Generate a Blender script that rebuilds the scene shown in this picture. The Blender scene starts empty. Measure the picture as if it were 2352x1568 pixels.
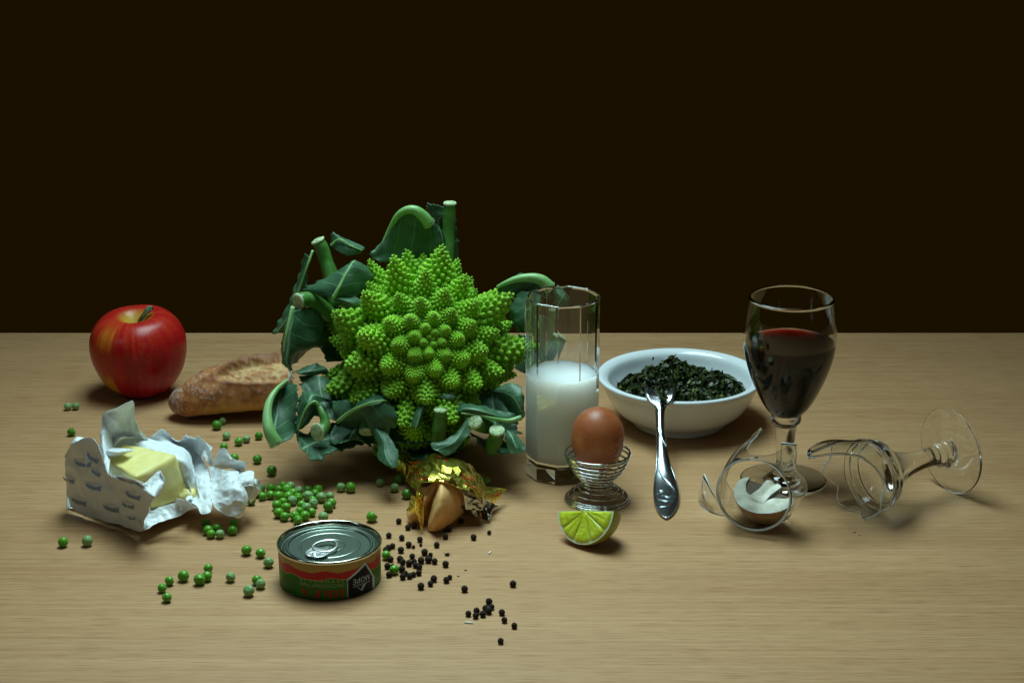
import bpy, bmesh, math, random
from mathutils import Vector, Matrix, noise

# ------------------------------------------------------------------ camera, world, lamps, exposure
SC = bpy.context.scene
COL = SC.collection
FPX = 4590.0                      # focal length in pixels of a 2352 wide frame
PITCH = math.radians(18.5)
CAM = Vector((0.0, -1.6, 0.658))

cd = bpy.data.cameras.new("camera")
cam = bpy.data.objects.new("camera", cd)
COL.objects.link(cam)
cam.location = CAM
cam.rotation_euler = (math.radians(90) - PITCH, 0, 0)
cd.sensor_width = 36.0
cd.lens = 36.0 * FPX / 2352.0
cd.clip_start = 0.02
cd.clip_end = 60.0
SC.camera = cam

W = bpy.data.worlds.new("World")
SC.world = W
W.use_nodes = True
bgn = W.node_tree.nodes["Background"]
bgn.inputs[0].default_value = (0.0094, 0.0050, 0.0002, 1)
bgn.inputs[1].default_value = 1.0


def area_lamp(name, loc, target, sx, sy, power, color, spread=180.0):
    d = bpy.data.lights.new(name, 'AREA')
    d.shape = 'RECTANGLE'
    d.size = sx
    d.size_y = sy
    d.energy = power
    d.color = color
    d.spread = math.radians(spread)
    o = bpy.data.objects.new(name, d)
    COL.objects.link(o)
    o.location = loc
    o.rotation_euler = (Vector(target) - Vector(loc)).to_track_quat('-Z', 'Y').to_euler()
    return o


area_lamp("softbox_lamp", (-0.10, 0.12, 1.04), (-0.02, -0.36, 0.0), 0.46, 0.74, 7.7, (0.69, 1.0, 1.03), 120.0)
area_lamp("ceiling_lamp", (0.0, 0.85, 1.75), (0.0, 0.0, 0.0), 0.8, 0.3, 1.3, (0.70, 0.98, 1.0))
area_lamp("window_lamp", (1.15, -2.0, 1.35), (0.1, 0.0, 0.05), 0.13, 0.40, 1.1, (0.72, 0.97, 1.0))
area_lamp("side_window_lamp", (-1.35, -0.75, 1.05), (0.2, 0.0, 0.06), 0.14, 0.50, 0.9, (0.72, 0.97, 1.0))

SC.render.engine = 'CYCLES'
SC.cycles.use_denoising = True
SC.cycles.max_bounces = 14
SC.cycles.transmission_bounces = 14
SC.cycles.glossy_bounces = 8
SC.cycles.diffuse_bounces = 4
SC.cycles.transparent_max_bounces = 16
SC.cycles.caustics_reflective = True
SC.cycles.caustics_refractive = True
SC.cycles.blur_glossy = 0.3
SC.cycles.sample_clamp_indirect = 4.0
SC.view_settings.view_transform = 'Standard'
SC.view_settings.look = 'None'
SC.view_settings.exposure = 0.0
SC.view_settings.gamma = 1.0
SC.view_settings.use_curve_mapping = False

# ------------------------------------------------------------------ helpers
RND = random.Random(7)
_CP, _SP = math.cos(PITCH), math.sin(PITCH)


def ray(px, py):
    a = (px - 1176.0) / FPX
    b = (py - 784.0) / FPX
    return Vector((a, _CP - b * _SP, -_SP - b * _CP))


def H(px, py, z=0.0):
    """the point of the place that stands at height z over the table"""
    d = ray(px, py)
    return CAM + d * ((z - CAM.z) / d.z)


def D(px, py, y):
    """the point of the place that stands at depth y"""
    d = ray(px, py)
    return CAM + d * ((y - CAM.y) / d.y)


def PLN(px, py, p0, n):
    d = ray(px, py)
    return CAM + d * ((p0 - CAM).dot(n) / d.dot(n))


def tag(o, label=None, cat=None, group=None, kind=None):
    if label:
        o["label"] = label
    if cat:
        o["category"] = cat
    if group:
        o["group"] = group
    if kind:
        o["kind"] = kind
    return o


def thing(name, label, cat, loc=(0, 0, 0), group=None):
    o = bpy.data.objects.new(name, None)
    o.empty_display_size = 0.01
    COL.objects.link(o)
    o.location = loc
    return tag(o, label, cat, group)


def mesh_data(name, verts, faces, mat=None, smooth=True, uvs=None, cols=None, mats=None, fmat=None):
    me = bpy.data.meshes.new(name)
    me.from_pydata([tuple(v) for v in verts], [], faces)
    if mats:
        for m in mats:
            me.materials.append(m)
        if fmat:
            me.polygons.foreach_set("material_index", fmat)
    elif mat:
        me.materials.append(mat)
    if smooth:
        me.polygons.foreach_set("use_smooth", [True] * len(me.polygons))
    if uvs:
        ul = me.uv_layers.new(name="uv")
        for l in me.loops:
            ul.data[l.index].uv = uvs[l.vertex_index]
    if cols:
        ca = me.color_attributes.new("pigment", 'FLOAT_COLOR', 'POINT')
        for i, c in enumerate(cols):
            ca.data[i].color = (c[0], c[1], c[2], 1.0)
    me.update()
    return me


def obj(name, me, parent=None, world=True):
    """links a mesh; world=True: the vertices are in world space and are moved into the parent's space"""
    o = bpy.data.objects.new(name, me)
    COL.objects.link(o)
    if parent is not None:
        o.parent = parent
        if world:
            off = Vector((0, 0, 0))
            q = parent
            while q is not None:
                off += Vector(q.location)
                q = q.parent
            o.location = -off
    return o


def part(name, verts, faces, mat, parent, smooth=True, **k):
    return obj(name, mesh_data(name, verts, faces, mat, smooth, **k), parent)


def recalc(me):
    bm = bmesh.new()
    bm.from_mesh(me)
    bmesh.ops.recalc_face_normals(bm, faces=bm.faces)
    bm.to_mesh(me)
    bm.free()
    return me


def lathe(profile, n=48, M=None, closed=True, wob=None):
    """revolves (r, z) points; returns verts, faces"""
    V, F = [], []
    idx = []
    for (r, z) in profile:
        if r < 1e-7:
            idx.append([len(V)])
            V.append(Vector((0, 0, z)))
        else:
            row = []
            for i in range(n):
                a = 2 * math.pi * i / n
                rr = r * (wob(a, z) if wob else 1.0)
                row.append(len(V))
                V.append(Vector((rr * math.cos(a), rr * math.sin(a), z)))
            idx.append(row)
    for k in range(len(idx) - 1):
        A, B = idx[k], idx[k + 1]
        if len(A) == 1 and len(B) == 1:
            continue
        for i in range(n):
            j = (i + 1) % n
            if len(A) == 1:
                F.append((A[0], B[i], B[j]))
            elif len(B) == 1:
                F.append((A[i], B[0], A[j]))
            else:
                F.append((A[i], B[i], B[j], A[j]))
    if M is not None:
        V = [M @ v for v in V]
    return V, F


def cr(p0, p1, p2, p3, t):
    t2, t3 = t * t, t * t * t
    return 0.5 * ((2 * p1) + (p2 - p0) * t + (2 * p0 - 5 * p1 + 4 * p2 - p3) * t2 + (3 * p1 - p0 - 3 * p2 + p3) * t3)


def spline(pts, n):
    """n points along a Catmull-Rom curve (works for Vectors and floats)"""
    m = len(pts) - 1
    out = []
    for i in range(n):
        t = i / (n - 1) * m
        k = min(int(t), m - 1)
        f = t - k
        p1, p2 = pts[k], pts[k + 1]
        p0 = pts[k - 1] if k > 0 else p1 * 2 - p2
        p3 = pts[k + 2] if k + 2 <= m else p2 * 2 - p1
        out.append(cr(p0, p1, p2, p3, f))
    return out


def loft(st, nu, nv):
    """st: rows of Vectors -> nu x nv grid"""
    rows = [spline(r, nv) for r in st]
    cols = [spline([rows[i][j] for i in range(len(rows))], nu) for j in range(nv)]
    return [[cols[j][i] for j in range(nv)] for i in range(nu)]


def grid_normals(g):
    nu, nv = len(g), len(g[0])
    N = []
    for i in range(nu):
        row = []
        for j in range(nv):
            a = g[min(i + 1, nu - 1)][j] - g[max(i - 1, 0)][j]
            b = g[i][min(j + 1, nv - 1)] - g[i][max(j - 1, 0)]
            n = a.cross(b)
            row.append(n.normalized() if n.length > 1e-14 else Vector((0, 0, 1)))
        N.append(row)
    return N


def densify(prof, e=0.00012):
    """keeps creases of a turned profile crisp"""
    out = [prof[0]]
    for (a, b) in zip(prof[:-1], prof[1:]):
        L = math.hypot(b[0] - a[0], b[1] - a[1])
        if L > 4 * e:
            f = e / L
            out.append((a[0] + (b[0] - a[0]) * f, a[1] + (b[1] - a[1]) * f))
            out.append((b[0] + (a[0] - b[0]) * f, b[1] + (a[1] - b[1]) * f))
        out.append(b)
    return out


def edge_mats(g):
    """material slots for a sheet: 0 on both faces, 1 on its cut edge"""
    nu, nv = len(g), len(g[0])
    n = 2 * (nu - 1) * (nv - 1)
    return [0] * n + [1] * (2 * (nv - 1) + 2 * (nu - 1))


def sheet(g, th, two_sided_uv=True):
    """closed thin solid from a grid; returns verts, faces, uvs"""
    nu, nv = len(g), len(g[0])
    N = grid_normals(g)
    V, F, U = [], [], []
    for s in (0.5, -0.5):
        for i in range(nu):
            for j in range(nv):
                V.append(g[i][j] + N[i][j] * (th * s))
                U.append((j / (nv - 1), i / (nu - 1)))
    o = nu * nv
    for i in range(nu - 1):
        for j in range(nv - 1):
            a, b, c, d = i * nv + j, i * nv + j + 1, (i + 1) * nv + j + 1, (i + 1) * nv + j
            F.append((a, d, c, b))
            F.append((o + a, o + b, o + c, o + d))
    for j in range(nv - 1):
        F.append((j, j + 1, o + j + 1, o + j))
        a = (nu - 1) * nv + j
        F.append((a + 1, a, o + a, o + a + 1))
    for i in range(nu - 1):
        a, b = i * nv, (i + 1) * nv
        F.append((b, a, o + a, o + b))
        a, b = i * nv + nv - 1, (i + 1) * nv + nv - 1
        F.append((a, b, o + b, o + a))
    return V, F, U


def tube(pts, radii, n=8, caps=True, flat=1.0):
    V, F = [], []
    m = len(pts)
    if not hasattr(radii, '__len__'):
        radii = [radii] * m
    up = None
    for i in range(m):
        t = (pts[min(i + 1, m - 1)] - pts[max(i - 1, 0)]).normalized()
        if up is None:
            up = Vector((0, 0, 1)) if abs(t.z) < 0.9 else Vector((1, 0, 0))
        x = t.cross(up)
        if x.length < 1e-6:
            x = t.cross(Vector((0.3, 1, 0.2)))
        x.normalize()
        y = x.cross(t).normalized()
        up = y
        for k in range(n):
            a = 2 * math.pi * k / n
            V.append(pts[i] + (x * math.cos(a) + y * (math.sin(a) * flat)) * radii[i])
    for i in range(m - 1):
        for k in range(n):
            k2 = (k + 1) % n
            F.append((i * n + k, i * n + k2, (i + 1) * n + k2, (i + 1) * n + k))
    if caps:
        F.append(tuple(range(n))[::-1])
        F.append(tuple((m - 1) * n + k for k in range(n)))
    return V, F


def merge(*vf):
    V, F = [], []
    for v, f in vf:
        o = len(V)
        V += list(v)
        F += [tuple(i + o for i in q) for q in f]
    return V, F


def nz(p, s, seed=0.0):
    return noise.noise(Vector((p[0] * s + seed, p[1] * s + seed * 1.7, p[2] * s - seed)))


def fbm(p, s, seed=0.0, o=3):
    a, t, k = 1.0, 0.0, s
    for _ in range(o):
        t += a * nz(p, k, seed)
        a *= 0.5
        k *= 2.03
    return t


def mixc(a, b, t):
    t = max(0.0, min(1.0, t))
    return tuple(a[i] * (1 - t) + b[i] * t for i in range(3))


def sstep(a, b, x):
    t = max(0.0, min(1.0, (x - a) / (b - a)))
    return t * t * (3 - 2 * t)


def frame(origin, x, y, z):
    return Matrix(((x[0], y[0], z[0], origin[0]), (x[1], y[1], z[1], origin[1]), (x[2], y[2], z[2], origin[2]), (0, 0, 0, 1)))


def copy_tree(o, parent=None):
    c = o.copy()
    COL.objects.link(c)
    c.parent = parent
    for ch in o.children:
        copy_tree(ch, c)
    return c


def text_poly(s, size):
    """flat outline mesh of a word: list of 2D points, faces, width"""
    cu = bpy.data.curves.new("word", 'FONT')
    cu.body = s
    cu.size = size
    cu.resolution_u = 3
    o = bpy.data.objects.new("word", cu)
    COL.objects.link(o)
    dg = bpy.context.evaluated_depsgraph_get()
    me = bpy.data.meshes.new_from_object(o.evaluated_get(dg))
    P = [(v.co.x, v.co.y) for v in me.vertices]
    Fc = [tuple(p.vertices) for p in me.polygons]
    bpy.data.objects.remove(o)
    bpy.data.curves.remove(cu)
    bpy.data.meshes.remove(me)
    return P, Fc


# ------------------------------------------------------------------ materials
def new_mat(name):
    m = bpy.data.materials.new(name)
    m.use_nodes = True
    nt = m.node_tree
    return m, nt, nt.nodes["Principled BSDF"]


def mat(name, col, rough=0.5, metal=0.0, ior=1.45, trans=0.0, sss=0.0, sssr=(0.004, 0.003, 0.002), coat=0.0, spec=0.5):
    m, nt, b = new_mat(name)
    b.inputs["Base Color"].default_value = (*col, 1)
    b.inputs["Roughness"].default_value = rough
    b.inputs["Metallic"].default_value = metal
    b.inputs["IOR"].default_value = ior
    b.inputs["Transmission Weight"].default_value = trans
    b.inputs["Coat Weight"].default_value = coat
    b.inputs["Specular IOR Level"].default_value = spec
    if sss > 0:
        b.inputs["Subsurface Weight"].default_value = sss
        b.inputs["Subsurface Radius"].default_value = sssr
        b.inputs["Subsurface Scale"].default_value = 1.0
    return m


def nd(nt, t, **k):
    n = nt.nodes.new(t)
    for a, v in k.items():
        setattr(n, a, v)
    return n


def mapped(nt, scale=(1, 1, 1), coord="Object"):
    tc = nd(nt, "ShaderNodeTexCoord")
    mp = nd(nt, "ShaderNodeMapping")
    mp.inputs["Scale"].default_value = scale
    nt.links.new(tc.outputs[coord], mp.inputs["Vector"])
    return mp.outputs["Vector"]


def noise_node(nt, vec, scale, detail=3.0, rough=0.55):
    n = nd(nt, "ShaderNodeTexNoise")
    n.inputs["Scale"].default_value = scale
    n.inputs["Detail"].default_value = detail
    n.inputs["Roughness"].default_value = rough
    if vec is not None:
        nt.links.new(vec, n.inputs["Vector"])
    return n.outputs["Fac"]


def ramp(nt, fac, stops):
    r = nd(nt, "ShaderNodeValToRGB")
    e = r.color_ramp.elements
    while len(e) < len(stops):
        e.new(0.5)
    for i, (p, c) in enumerate(stops):
        e[i].position = p
        e[i].color = (*c, 1) if len(c) == 3 else c
    nt.links.new(fac, r.inputs[0])
    return r.outputs[0]


def bump(nt, b, height, strength=0.3, dist=0.001):
    n = nd(nt, "ShaderNodeBump")
    n.inputs["Strength"].default_value = strength
    n.inputs["Distance"].default_value = dist
    nt.links.new(height, n.inputs["Height"])
    nt.links.new(n.outputs[0], b.inputs["Normal"])


def mat_noise(name, c0, c1, scale, rough=0.5, bmp=0.0, bscale=None, stretch=(1, 1, 1), lo=0.35, hi=0.65, metal=0.0, sss=0.0, sssr=(0.004, 0.003, 0.002), bdist=0.001, coat=0.0):
    m = mat(name, c0, rough, metal, sss=sss, sssr=sssr, coat=coat)
    nt = m.node_tree
    b = nt.nodes["Principled BSDF"]
    v = mapped(nt, stretch)
    f = noise_node(nt, v, scale)
    nt.links.new(ramp(nt, f, [(lo, c0), (hi, c1)]), b.inputs["Base Color"])
    if bmp > 0:
        bump(nt, b, noise_node(nt, v, bscale or scale * 2), bmp, bdist)
    return m


def mat_pigment(name, rough=0.5, bmp=0.0, bscale=300.0, sss=0.0, sssr=(0.004, 0.002, 0.001), coat=0.0, bdist=0.0006, spec=0.5):
    """the colour comes from the pigment painted on the thing itself"""
    m = mat(name, (0.5, 0.5, 0.5), rough, sss=sss, sssr=sssr, coat=coat, spec=spec)
    nt = m.node_tree
    b = nt.nodes["Principled BSDF"]
    a = nd(nt, "ShaderNodeAttribute", attribute_name="pigment")
    nt.links.new(a.outputs["Color"], b.inputs["Base Color"])
    if bmp > 0:
        bump(nt, b, noise_node(nt, mapped(nt), bscale), bmp, bdist)
    return m


def mat_glass(name, tint=(1, 1, 1), ior=1.47, rough=0.0):
    m = mat(name, tint, rough, ior=ior, trans=1.0)
    return m


GLASS = mat_glass("clear_glass", (0.97, 0.99, 0.985))
GLASS_EDGE = mat("broken_glass_edge", (0.90, 0.96, 0.97), 0.30, ior=1.47, trans=0.30)
CHROME = mat("polished_steel", (0.62, 0.65, 0.66), 0.13, 1.0)
# ------------------------------------------------------------------ table
def make_table():
    m, nt, b = new_mat("beech_laminate")
    v1 = mapped(nt, (0.7, 85.0, 1.0))
    v2 = mapped(nt, (11.0, 300.0, 1.0))
    v3 = mapped(nt, (0.5, 6.0, 1.0))
    f1 = noise_node(nt, v1, 3.0, 5.0, 0.6)
    f2 = noise_node(nt, v2, 3.2, 3.0, 0.6)
    f3 = noise_node(nt, v3, 2.0, 2.0)
    c1 = ramp(nt, f1, [(0.28, (0.420, 0.222, 0.098)), (0.50, (0.480, 0.272, 0.130)), (0.72, (0.535, 0.322, 0.165))])
    mx = nd(nt, "ShaderNodeMix", data_type='RGBA', blend_type='MULTIPLY')
    mx.inputs["Factor"].default_value = 0.85
    nt.links.new(c1, mx.inputs[6])
    nt.links.new(ramp(nt, f2, [(0.36, (0.70, 0.63, 0.55)), (0.50, (1, 1, 1)), (0.75, (1.06, 1.05, 1.03))]), mx.inputs[7])
    mx2 = nd(nt, "ShaderNodeMix", data_type='RGBA', blend_type='MULTIPLY')
    mx2.inputs["Factor"].default_value = 0.6
    nt.links.new(mx.outputs[2], mx2.inputs[6])
    nt.links.new(ramp(nt, f3, [(0.35, (0.88, 0.84, 0.80)), (0.65, (1.05, 1.05, 1.05))]), mx2.inputs[7])
    nt.links.new(mx2.outputs[2], b.inputs["Base Color"])
    b.inputs["Roughness"].default_value = 0.42
    b.inputs["Specular IOR Level"].default_value = 0.35
    bump(nt, b, f2, 0.06, 0.0004)
    far = D(1176, 763.5, 0.0)
    yf = H(1176, 763.5, 0.0).y
    x0, x1, y0, th, e = -1.1, 1.1, -1.25, 0.028, 0.0015
    # slab with a small eased edge
    prof = [(y0, 0.0), (yf - e, 0.0), (yf - e * 0.3, -e * 0.3), (yf, -e), (yf, -th), (y0, -th)]
    V, F = [], []
    for x in (x0, x1):
        for (y, z) in prof:
            V.append((x, y, z))
    n = len(prof)
    for i in range(n):
        j = (i + 1) % n
        F.append((i, j, n + j, n + i))
    F.append(tuple(range(n))[::-1])
    F.append(tuple(range(n, 2 * n)))
    t = obj("table", recalc(mesh_data("table", V, F, m, False)))
    tag(t, "pale beech laminate table top with fine straight grain under the whole meal", "table")


make_table()


# ------------------------------------------------------------------ apple
def make_apple():
    c = H(325, 812, 0.039)
    c.z = 0.0
    prof = [(0, .0075), (.006, .005), (.012, .0018), (.017, .0002), (.0245, .003), (.0325, .0105), (.0395, .0215), (.0440, .0345), (.0458, .047), (.0448, .058), (.0405, .0680), (.0338, .0750), (.0265, .0785), (.020, .0788), (.014, .0765), (.009, .0722), (.005, .0675), (.002, .0645), (0, .064)]
    pr = spline([Vector((a, z, 0)) for a, z in prof], 72)
    pr = [(max(p.x, 0.0), p.y) for p in pr]
    pr[0] = (0, pr[0][1])
    pr[-1] = (0, pr[-1][1])

    def wob(a, z):
        return 1 + 0.012 * math.cos(5 * a + 0.6) * (0.4 + z / 0.08) + 0.015 * math.cos(a - 2.3) * (z / 0.08)
    V, F = lathe(pr, 112, wob=wob)
    cols = []
    for v in V:
        a = math.atan2(v.y, v.x)
        r = math.hypot(v.x, v.y)
        st = fbm((math.cos(a) * 9, math.sin(a) * 9, v.z * 9), 1.0, 3.1, 4)
        fine = nz((math.cos(a) * 30, math.sin(a) * 30, v.z * 14), 1.0, 9.2)
        col = mixc((0.52, 0.010, 0.010), (0.20, 0.003, 0.008), 0.5 + 0.45 * st + 0.3 * fine)
        col = mixc(col, (0.66, 0.045, 0.010), 0.8 * sstep(0.30, 0.95, 0.35 * st + 0.30 * fine + 0.5 * sstep(.03, .075, v.z)))
        # blush-free yellow skin: round the stalk, a patch low on one side, a streak high on that side
        cav = sstep(0.020, 0.008, r) * sstep(0.055, 0.062, v.z)
        col = mixc(col, (0.60, 0.42, 0.055), cav * (0.75 + 0.3 * st))
        dirs = math.cos(a - math.radians(214))
        low = sstep(0.84, 0.95, dirs + 0.05 * st) * sstep(0.006, 0.014, v.z) * sstep(0.036, 0.024, v.z + 0.006 * fine)
        col = mixc(col, (0.62, 0.26, 0.018), low)
        hi = sstep(0.972, 0.9995, math.cos(a - math.radians(234)) + 0.02 * fine) * sstep(0.054, 0.064, v.z) * sstep(0.080, 0.072, v.z)
        col = mixc(col, (0.66, 0.28, 0.025), hi * max(0.0, 0.55 + 0.9 * st + 0.5 * fine))
        mid = sstep(0.80, 0.98, math.cos(a - math.radians(222)) + 0.08 * fine) * sstep(0.025, 0.04, v.z)
        col = mixc(col, (0.50, 0.05, 0.012), mid * 0.5)
        cols.append(col)
    M = Matrix.Translation(c) @ Matrix.Rotation(math.radians(5), 4, 'X') @ Matrix.Rotation(math.radians(-2), 4, 'Y')
    V = [M @ v for v in V]
    mz = min(v.z for v in V)
    V = [v - Vector((0, 0, mz)) for v in V]
    t = thing("apple", "large shiny red apple with a yellow patch low on its side", "apple", c)
    sk = mat_pigment("apple_skin", 0.30, 0.05, 900, spec=0.35)
    nt = sk.node_tree
    b = nt.nodes["Principled BSDF"]
    vo = nd(nt, "ShaderNodeTexVoronoi")
    vo.inputs["Scale"].default_value = 260.0
    nt.links.new(mapped(nt), vo.inputs["Vector"])
    dots = ramp(nt, vo.outputs["Distance"], [(0.0, (0.24, 0.24, 0.24)), (0.16, (0.12, 0.12, 0.12)), (0.24, (0, 0, 0))])
    mx = nd(nt, "ShaderNodeMix", data_type='RGBA')
    nt.links.new(dots, mx.inputs[0])
    nt.links.new(b.inputs["Base Color"].links[0].from_socket, mx.inputs[6])
    mx.inputs[7].default_value = (0.62, 0.22, 0.07, 1)
    nt.links.new(mx.outputs[2], b.inputs["Base Color"])
    part("skin", V, F, sk, t, cols=cols)
    base = M @ Vector((0, 0, .063)) - Vector((0, 0, mz))
    pts = spline([base, base + Vector((.003, 0, .009)), base + Vector((.008, .001, .017)), base + Vector((.0145, .002, .0215))], 12)
    V, F = tube(pts, [.0019 - .00008 * i + (.0007 if i > 9 else 0) for i in range(12)], 8)
    V = [v + Vector((nz(v, 900), nz(v, 900, 5), 0)) * 0.0004 for v in V]
    part("stem", V, F, mat_noise("apple_stalk", (0.05, 0.035, 0.018), (0.14, 0.12, 0.05), 400, 0.8), t)
    g = loft([[base + Vector((.006, -.002, .010)), base + Vector((.006, .001, .016)), base + Vector((.007, .004, .012))],
              [base + Vector((.011, -.003, .016)), base + Vector((.011, .001, .0235)), base + Vector((.013, .004, .017))],
              [base + Vector((.016, -.002, .021)), base + Vector((.0165, .001, .024)), base + Vector((.017, .003, .021))]], 8, 7)
    V, F, U = sheet(g, 0.0006)
    part("dried_leaf", V, F, mat_noise("dry_leaf", (0.05, 0.06, 0.025), (0.22, 0.24, 0.13), 500, 0.8), t)


make_apple()


# ------------------------------------------------------------------ bread
def make_bread():
    tip = H(386, 918, 0.018)
    tip2 = H(662, 893, 0.0235)
    ax = (tip2 - tip)
    L = ax.length
    ax.normalize()
    side = Vector((0, 0, 1)).cross(ax).normalized()      # towards the far side
    upv = ax.cross(side)
    t = thing("bread", "torn crusty baguette end dusted with flour beside the apple", "bread", (tip + ax * L * 0.5) * 1.0)
    t.location.z = 0
    nS, nA = 96, 96
    V, F, cols = [], [], []
    for i in range(nS + 1):
        s = (i / nS) ** 1.7
        grow = (1 - (1 - min(s / 0.60, 1.0)) ** 2.4) ** 0.50
        rw = 0.0275 * grow * (1 + 0.03 * math.sin(s * 9))
        rh = 0.0225 * grow * (1 + 0.10 * s)
        cz = max(rh * 0.94 + 0.0008, 0.0150)
        for k in range(nA):
            a = 2 * math.pi * k / nA
            y, z = math.cos(a), math.sin(a)
            yy = rw * y
            zz = rh * z * (0.90 if z < 0 else 1.05)
            # the slash: an oval opening high on the near side, running along the loaf
            sa = (a - math.radians(122)) / math.radians(33)
            ss = (s - 0.95) / 0.56
            q = sa * sa + ss * ss
            inside = sstep(1.05, 0.72, q)
            lip = math.exp(-((q - 1.05) / 0.22) ** 2) * (1.0 if sa < 0 else 0.35) * sstep(0.30, 0.6, s)
            rad = 1 - 0.20 * inside * (1 - 0.5 * sstep(-.2, .8, sa)) + (0.26 if sa < 0 else 0.12) * lip
            P = tip + ax * (s * L) + side * (yy * rad) + Vector((0, 0, 1)) * (cz - tip.z + zz * rad)
            nrm = (side * y + Vector((0, 0, 1)) * z)
            rough = fbm(P, 120, 1.0, 4)
            crumb = fbm(P, 330, 4.0, 3)
            P = P + nrm * (0.0008 * rough + inside * 0.0019 * crumb)
            if P.z < 0.0006:
                P.z = 0.0006
            V.append(P)
            crust = mixc((0.46, 0.175, 0.050), (0.24, 0.070, 0.020), 0.5 + 0.9 * rough)
            crust = mixc(crust, (0.58, 0.31, 0.085), sstep(0.30, -0.55, z + 0.25 * rough) * sstep(0.1, 0.4, s))
            flour = sstep(0.22, 0.55, fbm(P, 420, 8.0, 3) + 0.25 * fbm(P, 60, 2.0, 2)) * (0.35 + 0.65 * sstep(0.55, 0.05, s))
            col = mixc(crust, (0.55, 0.48, 0.42), flour * 0.75)
            col = mixc(col, (0.33, 0.26, 0.24), sstep(0.16, 0.0, s) * 0.5)
            open_c = mixc((0.58, 0.36, 0.14), (0.40, 0.15, 0.045), 0.5 + 1.1 * crumb + 0.8 * fbm(P, 90, 6.0, 2))
            col = mixc(col, open_c, inside)
            col = mixc(col, (0.20, 0.055, 0.014), min(1.0, lip * (1.1 + rough)))
            if z < -0.82:
                col = mixc(col, (0.45, 0.36, 0.24), 0.7)
            cols.append(col)
    for i in range(nS):
        for k in range(nA):
            k2 = (k + 1) % nA
            F.append((i * nA + k, (i + 1) * nA + k, (i + 1) * nA + k2, i * nA + k2))
    F.append(tuple(range(nA)))
    part("crust", V, F, mat_pigment("bread_crust", 0.62, 0.35, 900, bdist=0.0008), t, cols=cols)
    ring = V[nS * nA:]
    c = sum(ring, Vector()) / nA
    V2, F2, N = [c + ax * 0.003], [], 10
    for r in range(1, N + 1):
        for k in range(nA):
            p = c.lerp(ring[k], r / N)
            f = 1 - (r / N) ** 4
            p = p + ax * (f * (0.003 + 0.004 * fbm(p, 180, 3.0, 3)))
            V2.append(p)
    for k in range(nA):
        F2.append((0, 1 + k, 1 + (k + 1) % nA))
    for r in range(N - 1):
        for k in range(nA):
            k2 = (k + 1) % nA
            F2.append((1 + r * nA + k, 1 + (r + 1) * nA + k, 1 + (r + 1) * nA + k2, 1 + r * nA + k2))
    tag(part("torn_crumb", V2, F2, mat_noise("bread_crumb", (0.62, 0.55, 0.42), (0.45, 0.37, 0.26), 300, 0.85, 0.6, 700), t), "pale torn crumb at the end of the loaf")


make_bread()


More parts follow.
